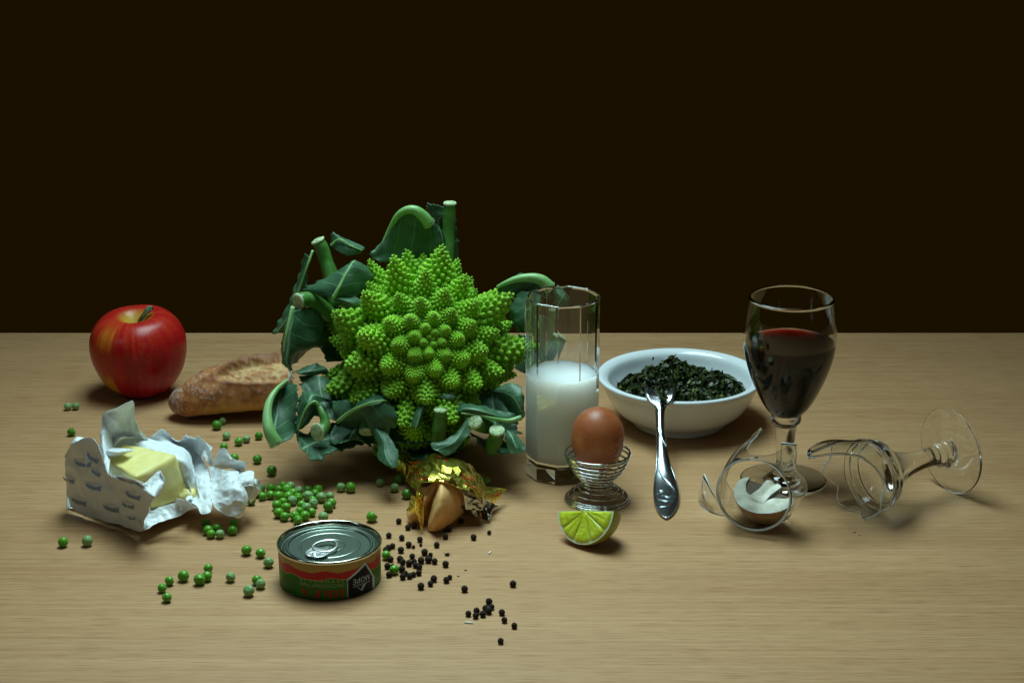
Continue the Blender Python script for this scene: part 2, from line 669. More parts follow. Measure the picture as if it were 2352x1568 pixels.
# ------------------------------------------------------------------ egg and wire cup
def make_egg():
    base = H(1371, 1147, 0.0)
    wire = CHROME
    t = thing("egg_cup", "coiled steel wire egg cup holding the brown egg", "egg cup", base)
    prof = [(.0270, .0418), (.0262, .0385), (.0248, .0350), (.0232, .0316), (.0214, .0284), (.0193, .0254), (.0168, .0226), (.0142, .0198), (.0128, .0172), (.0130, .0148), (.0148, .0124), (.0178, .0098), (.0212, .0070), (.0245, .0042), (.0264, .0020), (.0266, .0010)]
    turns = 12.0
    n = 560
    pp = spline([Vector((a, z, 0)) for a, z in prof], n)
    pts = []
    for i in range(n):
        a = 2 * math.pi * turns * i / (n - 1) + 2.0
        pts.append(base + Vector((pp[i].x * math.cos(a), pp[i].x * math.sin(a), pp[i].y)))
    V, F = tube(pts, 0.00092, 8)
    part("coil", V, F, wire, t)
    for nm, r, z in (("top_ring", .0270, .0422), ("base_ring", .0267, .00095), ("base_ring", .0254, .0029)):
        pts = [base + Vector((r * math.cos(2 * math.pi * i / 72), r * math.sin(2 * math.pi * i / 72), z)) for i in range(73)]
        V, F = tube(pts, 0.00098, 8, caps=False)
        part(nm, V, F, wire, t)
    # egg
    e = base + Vector((0, 0, 0.0265))
    Hh, R = 0.0555, 0.0222

    def epos(a, u):
        z = Hh * (1 - math.cos(u * math.pi)) / 2
        x = (z / Hh) * 2 - 1
        r = R * math.sqrt(max(0, 1 - x * x)) * (1 + 0.06 * x)
        return e + Vector((r * math.cos(a), r * math.sin(a), z))
    nA, nU = 72, 48
    V, F, cols = [], [], []
    spots = [(RND.uniform(0, 6.28), RND.uniform(0.3, 0.95), RND.uniform(0.010, 0.028)) for _ in range(60)]
    for i in range(nU + 1):
        u = i / nU
        for k in range(nA):
            a = 2 * math.pi * k / nA
            p = epos(a, min(max(u, 0.001), 0.999))
            V.append(p)
            f = fbm(p, 500, 2.0, 3)
            g = fbm(p, 60, 5.0, 2)
            cols.append(mixc((0.44, 0.135, 0.045), (0.33, 0.080, 0.024), 0.5 + 0.35 * f + 0.5 * g))
    for i in range(nU):
        for k in range(nA):
            k2 = (k + 1) % nA
            F.append((i * nA + k, i * nA + k2, (i + 1) * nA + k2, (i + 1) * nA + k))
    eg = thing("egg", "brown hen egg with small green stamped marks in the wire cup", "egg", e)
    part("shell", V, F, mat_pigment("egg_shell", 0.42, 0.10, 2500, sss=0.15, sssr=(0.003, 0.0012, 0.0006)), eg, cols=cols)
    ink = mat("stamp_ink", (0.030, 0.075, 0.030), 0.6)

    def stamp(word, a0, u0, size):
        P, Fc = text_poly(word, size)
        # written along the meridian, so it reads on its side
        vv = []
        for (x, y) in P:
            q = epos(math.radians(a0) - (-y) / R, u0 - x / Hh)
            c = e + Vector((0, 0, Hh * 0.5))
            vv.append(q + (q - c).normalized() * 0.00012)
        part("stamped_print", vv, Fc, ink, eg, False)
    stamp("0 M M", -53, 0.585, 0.0058)
    stamp("1-DE", -30, 0.60, 0.0042)
    dark = mat("egg_speck", (0.10, 0.03, 0.012), 0.6)
    vf = []
    for (a, u, s) in spots:
        q = epos(a, u)
        c = e + Vector((0, 0, Hh * 0.5))
        nn = (q - c).normalized()
        tx = nn.cross(Vector((0, 0, 1))).normalized()
        ty = nn.cross(tx)
        r = s * 0.008
        vf.append(([q + nn * 0.00008 + (tx * math.cos(k * 1.0472) + ty * math.sin(k * 1.0472)) * r for k in range(6)], [(0, 1, 2, 3, 4, 5)]))
    o = part("speck", *merge(*vf), dark, eg, False)
    o["kind"] = "stuff"


make_egg()


# ------------------------------------------------------------------ milk tumbler
def make_milk():
    base = H(1290, 1084, 0.0)
    n, R, w = 10, 0.0318, 0.0026
    Hz, fl = 0.160, 0.017
    rot = math.radians(9)

    def ring(r, z, rnd=0.0, m=40):
        out = []
        for i in range(m):
            a = 2 * math.pi * i / m
            # regular decagon radius, softened
            s = 2 * math.pi / n
            d = (a % s) - s / 2
            rr = r * math.cos(s / 2) / math.cos(d)
            rr = rr * (1 - rnd) + r * 0.985 * rnd
            out.append(base + Vector((rr * math.cos(a + rot), rr * math.sin(a + rot), z)))
        return out

    def stack(rings, cap0=True, cap1=True):
        V, F = [], []
        m = len(rings[0])
        for r in rings:
            V += r
        for k in range(len(rings) - 1):
            for i in range(m):
                j = (i + 1) % m
                F.append((k * m + i, k * m + j, (k + 1) * m + j, (k + 1) * m + i))
        if cap0:
            F.append(tuple(range(m))[::-1])
        if cap1:
            F.append(tuple((len(rings) - 1) * m + i for i in range(m)))
        return V, F
    t = thing("tumbler", "tall clear faceted glass tumbler with a thick base, half full of milk", "glass", base)
    Rs = [(R * .90, .0002, .3), (R * .96, .0006, .1), (R * .985, .002, 0), (R * .985, .014, 0), (R * .965, .0165, 0), (R * .99, .020, 0), (R, .05, 0), (R, Hz - .0015, 0), (R - .0004, Hz - .0004, 0), (R - w * .5, Hz, 0), (R - w * .8, Hz - .0005, .05), (R - w, Hz - .002, .1), (R - w, .05, .15), (R - w * 1.15, fl + .006, .4), (R - w * 2.0, fl + .0012, .7), (R * .5, fl, 1)]
    V, F = stack([ring(r, z, q) for r, z, q in Rs])
    o = obj("tumbler_glass", recalc(mesh_data("tumbler_glass", V, F, GLASS, False)), t)
    milk_top = 0.0925
    Rm = [(R * .5, fl - .0004, 1), (R - w * 1.9, fl + .0009, .7), (R - w * 1.05, fl + .0058, .4), (R - w * .9, .05, .15), (R - w * .9, milk_top + .0007, .15), (R - w * 1.3, milk_top, .15), (R * .4, milk_top - .0002, .6)]
    V, F = stack([ring(r, z, q) for r, z, q in Rm])
    mk = mat("milk", (0.93, 0.92, 0.86), 0.25, sss=1.0, sssr=(0.045, 0.040, 0.033))
    milk = obj("milk", recalc(mesh_data("milk", V, F, mk, False)))
    tag(milk, "white milk filling the faceted tumbler to half its height", "milk")


make_milk()
def interp(tab, x):
    for i in range(len(tab) - 1):
        if x <= tab[i + 1][0]:
            a, b = tab[i], tab[i + 1]
            f = (x - a[0]) / (b[0] - a[0])
            return a[1] + (b[1] - a[1]) * f
    return tab[-1][1]


# ------------------------------------------------------------------ wine glass
def make_wine():
    base = H(1799, 1105, 0.0)
    T = Matrix.Translation(base)
    w = 0.0013
    outer = [(0, .0004), (.020, .0002), (.034, .0002), (.0364, .0008), (.0369, .0018), (.0362, .0027), (.030, .0036), (.020, .0046), (.0128, .0070), (.0092, .0110), (.0076, .0165), (.0073, .0230), (.0077, .0320), (.0086, .0420), (.0093, .0490), (.0100, .0528), (.0124, .0552), (.0129, .0580), (.0124, .0606), (.0116, .0618), (.0150, .0642), (.0205, .0715), (.0262, .0825), (.0315, .0950), (.0356, .1075), (.0379, .1180), (.0389, .1285), (.0388, .1380), (.0380, .1480), (.0368, .1570), (.0354, .1650)]
    inner = [(.0345, .1656), (.0340, .1650), (.0354, .1570), (.0366, .1480), (.0375, .1380), (.0376, .1285), (.0366, .1180), (.0343, .1075), (.0302, .0955), (.0248, .0835), (.0190, .0735), (.0120, .0668), (.0070, .0640), (.0040, .0605), (0, .0590)]
    t = thing("wine_glass", "short stemmed clear wine glass nearly two thirds full of red wine", "wine glass", base)
    pr = [Vector((a, z, 0)) for a, z in outer]
    o1 = [(max(p.x, 0), p.y) for p in spline(pr, 110)]
    o1[0] = (0, outer[0][1])
    i1 = [(max(p.x, 0), p.y) for p in spline([Vector((a, z, 0)) for a, z in inner], 60)]
    i1[-1] = (0, inner[-1][1])
    lv = 0.1268
    rl = interp(sorted([(z, r) for r, z in i1 if z > .09]), lv)
    i2 = [p for p in i1 if p[1] > lv + .0001] + [(rl, lv)]      # below this the wine itself meets the glass
    V, F = lathe(o1 + i2, 96, T)
    obj("bowl_and_stem", recalc(mesh_data("bowl_and_stem", V, F, GLASS)), t)
    # wine, a hair larger than the hollow so that no air is left between
    wi = [p for p in i1[::-1] if p[1] < lv - .0001] + [(rl, lv), (rl - .0006, lv - .0005), (rl - .0018, lv - .0008), (.02, lv - .0009), (0, lv - .0009)]
    V, F = lathe(wi, 96, T)
    m, nt, b = new_mat("red_wine")
    b.inputs["Base Color"].default_value = (1, 1, 1, 1)
    b.inputs["Transmission Weight"].default_value = 1.0
    b.inputs["Roughness"].default_value = 0.0
    # towards the glass the wine has a lower index than its neighbour, towards the air a higher one
    sz = nd(nt, "ShaderNodeSeparateXYZ")
    nt.links.new(mapped(nt), sz.inputs[0])
    gt = nd(nt, "ShaderNodeMath", operation='GREATER_THAN')
    nt.links.new(sz.outputs[2], gt.inputs[0])
    gt.inputs[1].default_value = lv - .0011
    mri = nd(nt, "ShaderNodeMapRange")
    mri.inputs[3].default_value = 1.345 / 1.47
    mri.inputs[4].default_value = 1.345
    nt.links.new(gt.outputs[0], mri.inputs[0])
    nt.links.new(mri.outputs[0], b.inputs["IOR"])
    ab = nd(nt, "ShaderNodeVolumeAbsorption")
    ab.inputs["Color"].default_value = (0.74, 0.012, 0.006, 1)
    ab.inputs["Density"].default_value = 480.0
    nt.links.new(ab.outputs[0], nt.nodes["Material Output"].inputs["Volume"])
    wo = obj("wine", recalc(mesh_data("wine", V, F, m)))
    tag(wo, "dark red wine inside the stemmed glass", "wine")
    bub = mat_glass("bubble", (1, 1, 1), 1.33)
    sp, sf = ico(2)
    for k in range(13):
        a = math.radians(RND.uniform(28, 92))
        r = RND.uniform(.00035, .00085)
        c = base + Vector(((.0366 - r) * math.cos(a), (.0366 - r) * math.sin(a), lv + r * 0.5))
        part("bubble", [c + v * r for v in sp], sf, bub, wo)


def ico(s):
    bm = bmesh.new()
    bmesh.ops.create_icosphere(bm, subdivisions=s, radius=1.0)
    v = [x.co.copy() for x in bm.verts]
    f = [tuple(q.index for q in x.verts) for x in bm.faces]
    bm.free()
    return v, f


make_wine()


# ------------------------------------------------------------------ broken stemware
def make_broken():
    foot = H(2186, 1041, 0.0345)
    bowl = H(1985, 1103, 0.030)
    A = (bowl - foot).normalized()
    up = (Vector((0, 0, 1)) - A * A.z).normalized()
    sd = A.cross(up).normalized()
    M = frame(foot, sd, up, A)
    if M.to_3x3().determinant() < 0:
        M = frame(foot, -sd, up, A)
    t = thing("broken_goblet", "broken clear goblet stem lying on its side with round foot and jagged bowl", "broken glass", Vector((foot.x, foot.y, 0)))
    # solid: foot, baluster, flaring stem, thick rings
    outer = [(0, -.0012), (.025, -.0008), (.0355, 0), (.0368, .0009), (.0360, .0018), (.026, .0030), (.0150, .0052), (.0098, .0085), (.0090, .0115), (.0105, .0140), (.0105, .0165), (.0086, .0190), (.0079, .0240), (.0080, .0330), (.0090, .0420), (.0108, .0510), (.0138, .0600), (.0178, .0675), (.0215, .0725), (.0250, .0752), (.0272, .0775), (.0270, .0800), (.0283, .0820), (.0298, .0845), (.0296, .0868), (.0308, .0885), (.0318, .0910)]
    inner_end = [(.0300, .0910), (.0280, .0860), (.0235, .0800), (.0170, .0755), (.009, .0728), (0, .0715)]
    o1 = [(max(p.x, 0), p.y) for p in spline([Vector((a, z, 0)) for a, z in outer], 120)]
    o1[0] = (0, outer[0][1])
    V, F = lathe(o1 + inner_end, 96, M)
    mz = min(v.z for v in V)
    shift = Vector((0, 0, -mz + 0.0002))
    V = [v + shift for v in V]
    obj("foot_and_stem", recalc(mesh_data("foot_and_stem", V, F, GLASS)), t)
    # jagged rest of the bowl wall above the rings
    tab = [(0, .155), (9, .158), (18, .138), (32, .118), (50, .108), (75, .101), (100, .106), (130, .099), (160, .104), (185, .097), (215, .106), (240, .100), (262, .112), (290, .104), (315, .110), (335, .126), (350, .149), (360, .155)]
    g = []
    nA = 120
    for i in range(nA + 1):
        ang = 360.0 * i / nA
        sm = interp(tab, ang) + 0.0012 * nz((ang * 0.13, 0, 0), 1.0)
        row = []
        for j in range(15):
            s = .0908 + (sm - .0908) * j / 14
            r = .0309 + .0065 * sstep(.0908, .125, s) - .002 * sstep(.13, .16, s)
            a = math.radians(ang)
            row.append(M @ Vector((r * math.sin(a), r * math.cos(a), s)) + shift)
        g.append(row)
    V, F, U = sheet(g, 0.0017)
    V = [Vector((v.x, v.y, max(v.z, 0.0003))) for v in V]
    obj("jagged_bowl_wall", recalc(mesh_data("jagged_bowl_wall", V, F, None, mats=[GLASS, GLASS_EDGE], fmat=edge_mats(g))), t)

    # the loose bowl with its drinking rim towards us, the mushroom inside it
    rc = H(1730, 1152, 0.030)
    A2 = Vector((0.36, 0.90, -0.04)).normalized()
    up2 = (Vector((0, 0, 1)) - A2 * A2.z).normalized()
    sd2 = A2.cross(up2).normalized()      # to the right, seen from the rim
    tab2 = [(0, .006), (12, .010), (20, .018), (30, .046), (38, .047), (44, .030), (58, .022), (80, .034), (100, .046), (115, .034), (135, .040), (160, .052), (190, .048), (215, .040), (240, .043), (262, .036), (285, .056), (300, .070), (314, .082), (324, .090), (331, .078), (337, .020), (348, .007), (360, .006)]
    g = []
    nA = 144
    for i in range(nA + 1):
        ang = 360.0 * i / nA
        sm = interp(tab2, ang) + 0.001 * nz((ang * 0.17, 3, 0), 1.0)
        row = []
        for j in range(15):
            s = sm * j / 14
            r = .0298 + .0035 * math.sin(min(s / .05, 1.3) * 1.9)
            a = math.radians(ang)
            row.append(rc + (sd2 * math.sin(a) + up2 * math.cos(a)) * r + A2 * s)
        g.append(row)
    V, F, U = sheet(g, 0.0013)
    mz = min(v.z for v in V)
    V = [v + Vector((0, 0, 0.0003 - mz)) for v in V]
    o = obj("broken_glass_bowl", recalc(mesh_data("broken_glass_bowl", V, F, None, mats=[GLASS, GLASS_EDGE], fmat=edge_mats(g))))
    tag(o, "broken clear glass bowl with jagged edges around the mushroom half", "broken glass")
    # rim bead belongs to that bowl: thick rounded lip
    pts = []
    for i in range(109):
        a = math.radians(-252 + 243 * i / 108)
        pts.append(rc + Vector((0, 0, 0.0003 - mz)) + (sd2 * math.sin(a) + up2 * math.cos(a)) * .0298 - A2 * 0.0003)
    V, F = tube(pts, 0.00105, 8)
    V = [Vector((v.x, v.y, max(v.z, 0.0001))) for v in V]
    lip = obj("rim_lip", recalc(mesh_data("rim_lip", V, F, GLASS)), o)
    # small curved shard lying beside it
    c = H(1668, 1150, 0.0)
    g = []
    for i in range(37):
        a = math.radians(150 + 108 * i / 36)
        hh = interp([(0, .003), (5, .010), (9, .019), (15, .027), (20, .024), (27, .015), (36, .0012)], i)
        row = []
        for j in range(8):
            r = .0285 - .0035 * (j / 7)
            row.append(c + Vector((r * 0.82 * math.cos(a), r * 1.15 * math.sin(a), 0.0005 + hh * j / 7)))
        g.append(row)
    V, F, U = sheet(g, 0.0011)
    o = obj("glass_shard", recalc(mesh_data("glass_shard", V, F, None, mats=[GLASS, GLASS_EDGE], fmat=edge_mats(g))))
    tag(o, "small curved clear glass shard leaning against the broken bowl", "glass shard")
    # narrow splinter standing up inside the broken bowl
    g = loft([[H(1790, 1082, .018), H(1806, 1086, .018), H(1826, 1080, .018)],
              [H(1793, 1050, .034), H(1808, 1053, .034), H(1829, 1050, .034)],
              [H(1794, 1016, .050), H(1810, 1017, .050), H(1830, 1019, .050)]], 14, 8)
    V, F, U = sheet(g, 0.0012)
    o = obj("glass_splinter", recalc(mesh_data("glass_splinter", V, F, None, mats=[GLASS, GLASS_EDGE], fmat=edge_mats(g))))
    tag(o, "narrow upright glass splinter in front of the wine glass stem", "glass splinter")
    # crumbs of glass
    sp, sf = ico(1)
    for k, (px, py, r) in enumerate([(1608, 1128, .0011), (1962, 1222, .0009), (1974, 1228, .0007), (1868, 1052, .0010), (1603, 1112, .0006)]):
        c = H(px, py, r * 0.6)
        vv = [c + Vector((v.x * r * 1.6, v.y * r, max(v.z, -0.9) * r * .6)) * RND.uniform(.8, 1.2) for v in sp]
        o = obj("glass_crumb", mesh_data("glass_crumb", vv, sf, GLASS, False))
        tag(o, "tiny crumb of shattered clear glass on the table near the broken goblet", "glass crumb", "crumbs of broken glass")


make_broken()


# ------------------------------------------------------------------ mushroom half
def make_mushroom():
    A = Vector((0.70, 0.62, 0.36)).normalized()
    N0 = Vector((-0.42, -0.50, 0.75))
    N = (N0 - A * N0.dot(A)).normalized()
    B = N.cross(A).normalized()
    pos = H(1748, 1150, 0.022)
    S = 1.16
    dome = [(-.0165, 0), (-.0160, .005), (-.0142, .0105), (-.0105, .0160), (-.0055, .0205), (.0005, .0232), (.0058, .0234), (.0092, .0215), (.0098, .0193), (.0085, .0182)]
    gill = [(.0088, .0185), (.0040, .0168), (.0000, .0140), (-.0026, .0105), (-.0032, .0080)]
    stem = [(-.0032, .0080), (-.0005, .0066), (.0040, .0060), (.0105, .0062), (.0140, .0066), (.0150, .0050), (.0153, 0)]
    t = thing("mushroom", "halved white mushroom with brown skin lying inside the broken glass bowl", "mushroom", Vector((pos.x, pos.y, 0)))

    def P(a, b, ph):
        # revolve around A: ph=0 and pi lie in the cut plane, the body bulges to -N
        return pos + (A * a + B * (b * math.cos(ph)) - N * (b * math.sin(ph))) * S
    allv = [P(a, b, math.pi * k / 24) for a, b in dome + stem for k in range(25)]
    shift = Vector((0, 0, 0.0012 - min(v.z for v in allv)))
    shift = shift if abs(shift.z) < 0.03 else Vector()

    def rev(prof, colf):
        V, F, C = [], [], []
        n = 40
        for (a, b) in prof:
            for k in range(n + 1):
                p = P(a, b, math.pi * k / n) + shift
                p = p + Vector((nz(p, 160), nz(p, 160, 3), nz(p, 160, 7))) * 0.0006
                V.append(p)
                C.append(colf(p, a, b, k / n))
        for i in range(len(prof) - 1):
            for k in range(n):
                F.append((i * (n + 1) + k, i * (n + 1) + k + 1, (i + 1) * (n + 1) + k + 1, (i + 1) * (n + 1) + k))
        return V, F, C
    sp = lambda q, n: [(v.x, max(v.y, 0)) for v in spline([Vector((a, b, 0)) for a, b in q], n)]
    skin_m = mat_pigment("mushroom_skin", 0.55, 0.15, 600, sss=0.2, sssr=(.002, .0015, .001))

    def skinc(p, a, b, k):
        f = fbm(p, 140, 2.0, 3)
        return mixc(mixc((0.42, 0.27, 0.12), (0.24, 0.12, 0.04), 0.4 + f), (0.72, 0.68, 0.58), sstep(0.25, 0.75, (a + .012) / .022 + 0.5 * f + 0.35 * (0.5 - k)))
    V, F, C = rev(sp(dome, 30), skinc)
    part("cap_skin", V, F, skin_m, t, cols=C)
    V, F, C = rev(sp(gill, 12), lambda p, a, b, k: mixc((0.16, 0.10, 0.06), (0.30, 0.20, 0.13), 0.5 + 0.5 * math.sin(k * 150)))
    part("gills", V, F, skin_m, t, cols=C)
    V, F, C = rev(sp(stem, 16), lambda p, a, b, k: mixc((0.70, 0.67, 0.58), (0.50, 0.44, 0.34), 0.4 + fbm(p, 200, 1.0, 2)))
    part("stem", V, F, skin_m, t, cols=C)
    # cut face: flesh of the cap (crescent) and of the stem, gills recessed between them
    flesh = mat_noise("mushroom_flesh", (0.74, 0.72, 0.62), (0.52, 0.48, 0.36), 130, 0.7, 0.25, 500, sss=0.25, sssr=(.003, .0025, .002))

    def face(a, b, lift):
        p = pos + (A * a + B * b) * S + N * lift + shift
        return p + N * (0.0004 * fbm(p, 260, 2.0, 2))
    outer = sp(dome, 30)
    inn = sp(gill, 16) + [(-.0050, .004), (-.0056, 0)]
    inn = sp(inn, 30)
    shallow = [(.0088, .0185), (.0074, .0160), (.0056, .0132), (.0040, .0105), (.0026, .0084)]
    for sgn, nm in ((1, "cap_flesh"), (-1, "cap_flesh")):
        gl = gill if sgn > 0 else shallow
        inn = sp(sp(gl, 16) + [(-.0040, .004), (-.0056, 0)], 30)
        V, F = [], []
        m = 9
        for i in range(30):
            a0, b0 = outer[i]
            a1, b1 = inn[29 - i]
            for j in range(m):
                f = j / (m - 1)
                V.append(face(a0 + (a1 - a0) * f, sgn * (b0 + (b1 - b0) * f), 0.0003 + 0.0007 * math.sin(math.pi * f)))
        for i in range(29):
            for j in range(m - 1):
                F.append((i * m + j, i * m + j + 1, (i + 1) * m + j + 1, (i + 1) * m + j))
        part(nm, V, F, flesh, t)
        V, F = [], []
        for i in range(12):
            f = i / 11
            ga, gb = sp(gl, 12)[i]
            sa, sb = sp([(.0110, .0064), (.0050, .0060), (-.0032, .0080)], 12)[i]
            for j in range(5):
                q = j / 4
                V.append(face(ga + (sa - ga) * q, sgn * (gb + (sb - gb) * q), -0.0012 - 0.0006 * math.sin(q * 20)))
        for i in range(11):
            for j in range(4):
                F.append((i * 5 + j, i * 5 + j + 1, (i + 1) * 5 + j + 1, (i + 1) * 5 + j))
        part("cut_gills", V, F, mat_noise("cut_gill", (0.05, 0.03, 0.018), (0.14, 0.09, 0.055), 700, 0.8), t)
    V, F = [], []
    st = [(-.0062, .0074), (-.001, .0062), (.0045, .0056), (.0100, .0062), (.0142, .0066), (.0156, .0035)]
    st = sp(st, 16)
    for (a, b) in st:
        for j in range(9):
            q = -1 + 2 * j / 8
            V.append(face(a, b * q, 0.0012 - 0.0022 * math.exp(-((q - 0.1) / 0.35) ** 2) * sstep(-.004, .002, a)))
    for i in range(15):
        for j in range(8):
            F.append((i * 9 + j, i * 9 + j + 1, (i + 1) * 9 + j + 1, (i + 1) * 9 + j))
    part("stem_flesh", V, F, flesh, t)


make_mushroom()


# ------------------------------------------------------------------ bowl, spinach, fork
def make_bowl():
    rim = H(1562, 862, 0.046)
    base = Vector((rim.x, rim.y, 0))
    T = Matrix.Translation(base)
    prof = [(0, .0030), (.034, .0026), (.0385, .0004), (.0415, .0002), (.0425, .0012), (.0428, .0052), (.0500, .0085), (.0590, .0160), (.0660, .0262), (.0702, .0360), (.0718, .0412), (.0748, .0432), (.0760, .0448), (.0757, .0466), (.0742, .0474), (.0715, .0470), (.0680, .0452), (.0655, .0420), (.0622, .0330), (.0560, .0225), (.0470, .0130), (.0340, .0080), (.0150, .0066), (0, .0064)]
    pr = [(max(p.x, 0), p.y) for p in spline([Vector((a, z, 0)) for a, z in prof], 120)]
    pr[0] = (0, prof[0][1])
    pr[-1] = (0, prof[-1][1])
    V, F = lathe(pr, 128, T)
    o = obj("bowl", recalc(mesh_data("bowl", V, F, mat("white_porcelain", (0.74, 0.78, 0.80), 0.16, coat=0.2))))
    tag(o, "white porcelain bowl with rolled rim holding chopped spinach", "bowl")
    # spinach: a lumpy heap covered in chopped leaf
    sm = mat_noise("spinach", (0.010, 0.017, 0.003), (0.060, 0.078, 0.012), 160, 0.36, 0.5, 600, lo=0.36, hi=0.70)
    lt = mat_noise("spinach_light", (0.10, 0.12, 0.012), (0.20, 0.23, 0.03), 200, 0.4)

    def top(x, y):
        e = (x / .0585) ** 2 + ((y + .004) / .0520) ** 2
        if e > 1.0:
            return -1
        m = max(0.0, 1 - e)
        z = .0270 + .0150 * m ** 0.45
        z += .0165 * math.exp(-(((x + .008) / .016) ** 2 + ((y - .004) / .020) ** 2))
        z += .0060 * math.exp(-(((x + .040) / .012) ** 2 + ((y + .008) / .016) ** 2))
        z += .0080 * math.exp(-(((x - .042) / .010) ** 2 + ((y + .004) / .016) ** 2))
        z += .0040 * math.exp(-(((x - .020) / .012) ** 2 + ((y - .006) / .012) ** 2))
        z += .0075 * fbm((x, y, 0), 85, 2.0, 4) + .0030 * fbm((x, y, 0), 300, 5.0, 2)
        return z
    n = 150
    V, F, ix = [], [], {}
    for i in range(n + 1):
        for j in range(n + 1):
            x, y = -.060 + .12 * i / n, -.058 + .11 * j / n
            z = top(x, y)
            if z > 0:
                ix[i, j] = len(V)
                V.append(base + Vector((x + .0012 * nz((x, y, 0), 300, 1), y + .0012 * nz((x, y, 0), 300, 9), z)))
    for i in range(n):
        for j in range(n):
            q = [(i, j), (i + 1, j), (i + 1, j + 1), (i, j + 1)]
            if all(k in ix for k in q):
                F.append(tuple(ix[k] for k in q))
    sp = thing("spinach", "heap of dark green chopped cooked spinach in the white bowl", "spinach", base)
    h = part("spinach_heap", V, F, sm, sp)
    h["kind"] = "stuff"
    for mt, cnt, nm in ((sm, 2300, "chopped_leaves"), (lt, 80, "pale_leaf_bits")):
        vf = []
        k = 0
        while k < cnt:
            x, y = RND.uniform(-.057, .057), RND.uniform(-.054, .047)
            z = top(x, y)
            if z < 0:
                continue
            k += 1
            c = base + Vector((x, y, z + RND.uniform(-.0006, .0016)))
            L, Wd = RND.uniform(.0010, .0046), RND.uniform(.0008, .0034)
            u = Vector((RND.gauss(0, 1), RND.gauss(0, 1), RND.gauss(0, .32))).normalized()
            v = u.cross(Vector((RND.gauss(0, 1), RND.gauss(0, 1), RND.gauss(0, 1)))).normalized()
            w = u.cross(v)
            b = RND.uniform(-.0018, .0018)
            P = [c - u * L - v * Wd * .5, c - v * Wd + w * b, c + u * L - v * Wd * .4, c + u * L * .9 + v * Wd * .5, c + v * Wd + w * b, c - u * L * .9 + v * Wd * .6]
            vf.append((P, [(0, 1, 4, 5), (1, 2, 3, 4)]))
        q = part(nm, *merge(*vf), mt, sp)
        q["kind"] = "stuff"
    # threads that stand out of the heap, and the part lying on the fork
    vf = []
    for x, y, dx, dz in ((-.054, .0, -.006, .004), (-.030, .006, .001, .010), (.040, .002, -.001, .012), (.026, .012, .004, .006), (-.006, .012, .003, .006), (.054, -.002, .005, .003)):
        z = max(top(x, y), .03)
        p0 = base + Vector((x, y, z - .002))
        vf.append(tube(spline([p0, p0 + Vector((dx * .4, 0, dz * .6)), p0 + Vector((dx, 0, dz))], 6), [.0007, .0007, .0006, .0006, .0005, .0003], 5))
    q = part("leaf_thread", *merge(*vf), sm, sp)
    q["kind"] = "stuff"
    vf = []
    for k in range(620):
        f = RND.random()
        c0 = H(1516 + RND.uniform(-40, 40) * (1 - f) ** .8 + 9 * f, 876 + 50 * f ** 1.6, .0575 - .008 * f)
        c = c0 + Vector((RND.uniform(-.001, .001), 0, RND.uniform(-.001, .004 * (1 - f) + .0015)))
        L, Wd = RND.uniform(.001, .003), RND.uniform(.0006, .0016)
        u = Vector((RND.gauss(0, 1), RND.gauss(0, 1), RND.gauss(0, .4))).normalized()
        v = u.cross(Vector((RND.gauss(0, 1), RND.gauss(0, 1), RND.gauss(0, 1)))).normalized()
        vf.append(([c - u * L - v * Wd * .5, c - v * Wd, c + u * L, c + v * Wd, c - u * L * .9 + v * Wd * .5], [(0, 1, 2, 3, 4)]))
    q = part("forkful", *merge(*vf), sm, sp)
    q["kind"] = "stuff"
    c = H(1500, 823, .0425)
    v, f = ico(1)
    q = obj("spinach_crumb", mesh_data("spinach_crumb", [c + Vector((a.x * .0011, a.y * .0009, a.z * .0018)) for a in v], f, sm))
    tag(q, "tiny dark spinach crumb stuck inside the bowl wall above the heap", "crumb")
    # fork
    P = [(1530, 1191, .0012), (1530, 1180, .0016), (1530, 1160, .0024), (1530, 1135, .0040), (1528, 1105, .0072), (1524, 1070, .0135), (1521, 1040, .0200), (1519, 1010, .0265), (1517, 980, .0330), (1516, 955, .0392), (1516, 938, .0440), (1516, 922, .0487), (1516, 905, .0530), (1516, 888, .0545), (1516, 872, .0530)]
    hw = [.0004, .0052, .0090, .0103, .0090, .0060, .0044, .0036, .0033, .0034, .0044, .0098, .0128, .0133, .0134]
    cv = [.0004, .0006, .0010, .0013, .0016, .0018, .0019, .0020, .0020, .0020, .0016, .0000, -.0014, -.0018, -.0018]
    cen = spline([H(*p) for p in P], 72)
    hws = spline(hw, 72)
    cvs = spline(cv, 72)
    g = []
    for i in range(72):
        tg = (cen[min(i + 1, 71)] - cen[max(i - 1, 0)]).normalized()
        sx = Vector((1, 0, 0)) - tg * tg.x
        sx.normalize()
        nn = sx.cross(tg)
        row = []
        for j in range(13):
            q = -1 + 2 * j / 12
            row.append(cen[i] + sx * (max(hws[i], .0003) * q) + nn * (cvs[i] * (1 - q * q)))
        g.append(row)
    fk = thing("fork", "steel fork with ornate handle leaning from the table onto the bowl rim", "fork", H(1530, 1190, 0))
    V, F, U = sheet(g, 0.0019)
    lift = 0.0003 - min(v.z for v in V)
    V = [v + Vector((0, 0, max(lift, 0))) for v in V]
    FM = mat_noise("fork_steel", (0.60, 0.66, 0.70), (0.70, 0.75, 0.78), 500, 0.20, 0.03, 900, metal=1.0)
    obj("handle_and_neck", recalc(mesh_data("handle_and_neck", V, F, FM)), fk)
    for q in (-.75, -.25, .25, .75):
        tip = g[71]
        p0 = cen[70] + Vector((q * .0134, 0, -.0012))
        V, F = tube(spline([p0, p0 + Vector((0, .018, -.006)), p0 + Vector((0, .034, -.016))], 8), [.0021, .0021, .002, .0019, .0018, .0017, .0014, .0008], 6, flat=.6)
        part("tine", V, F, FM, fk)

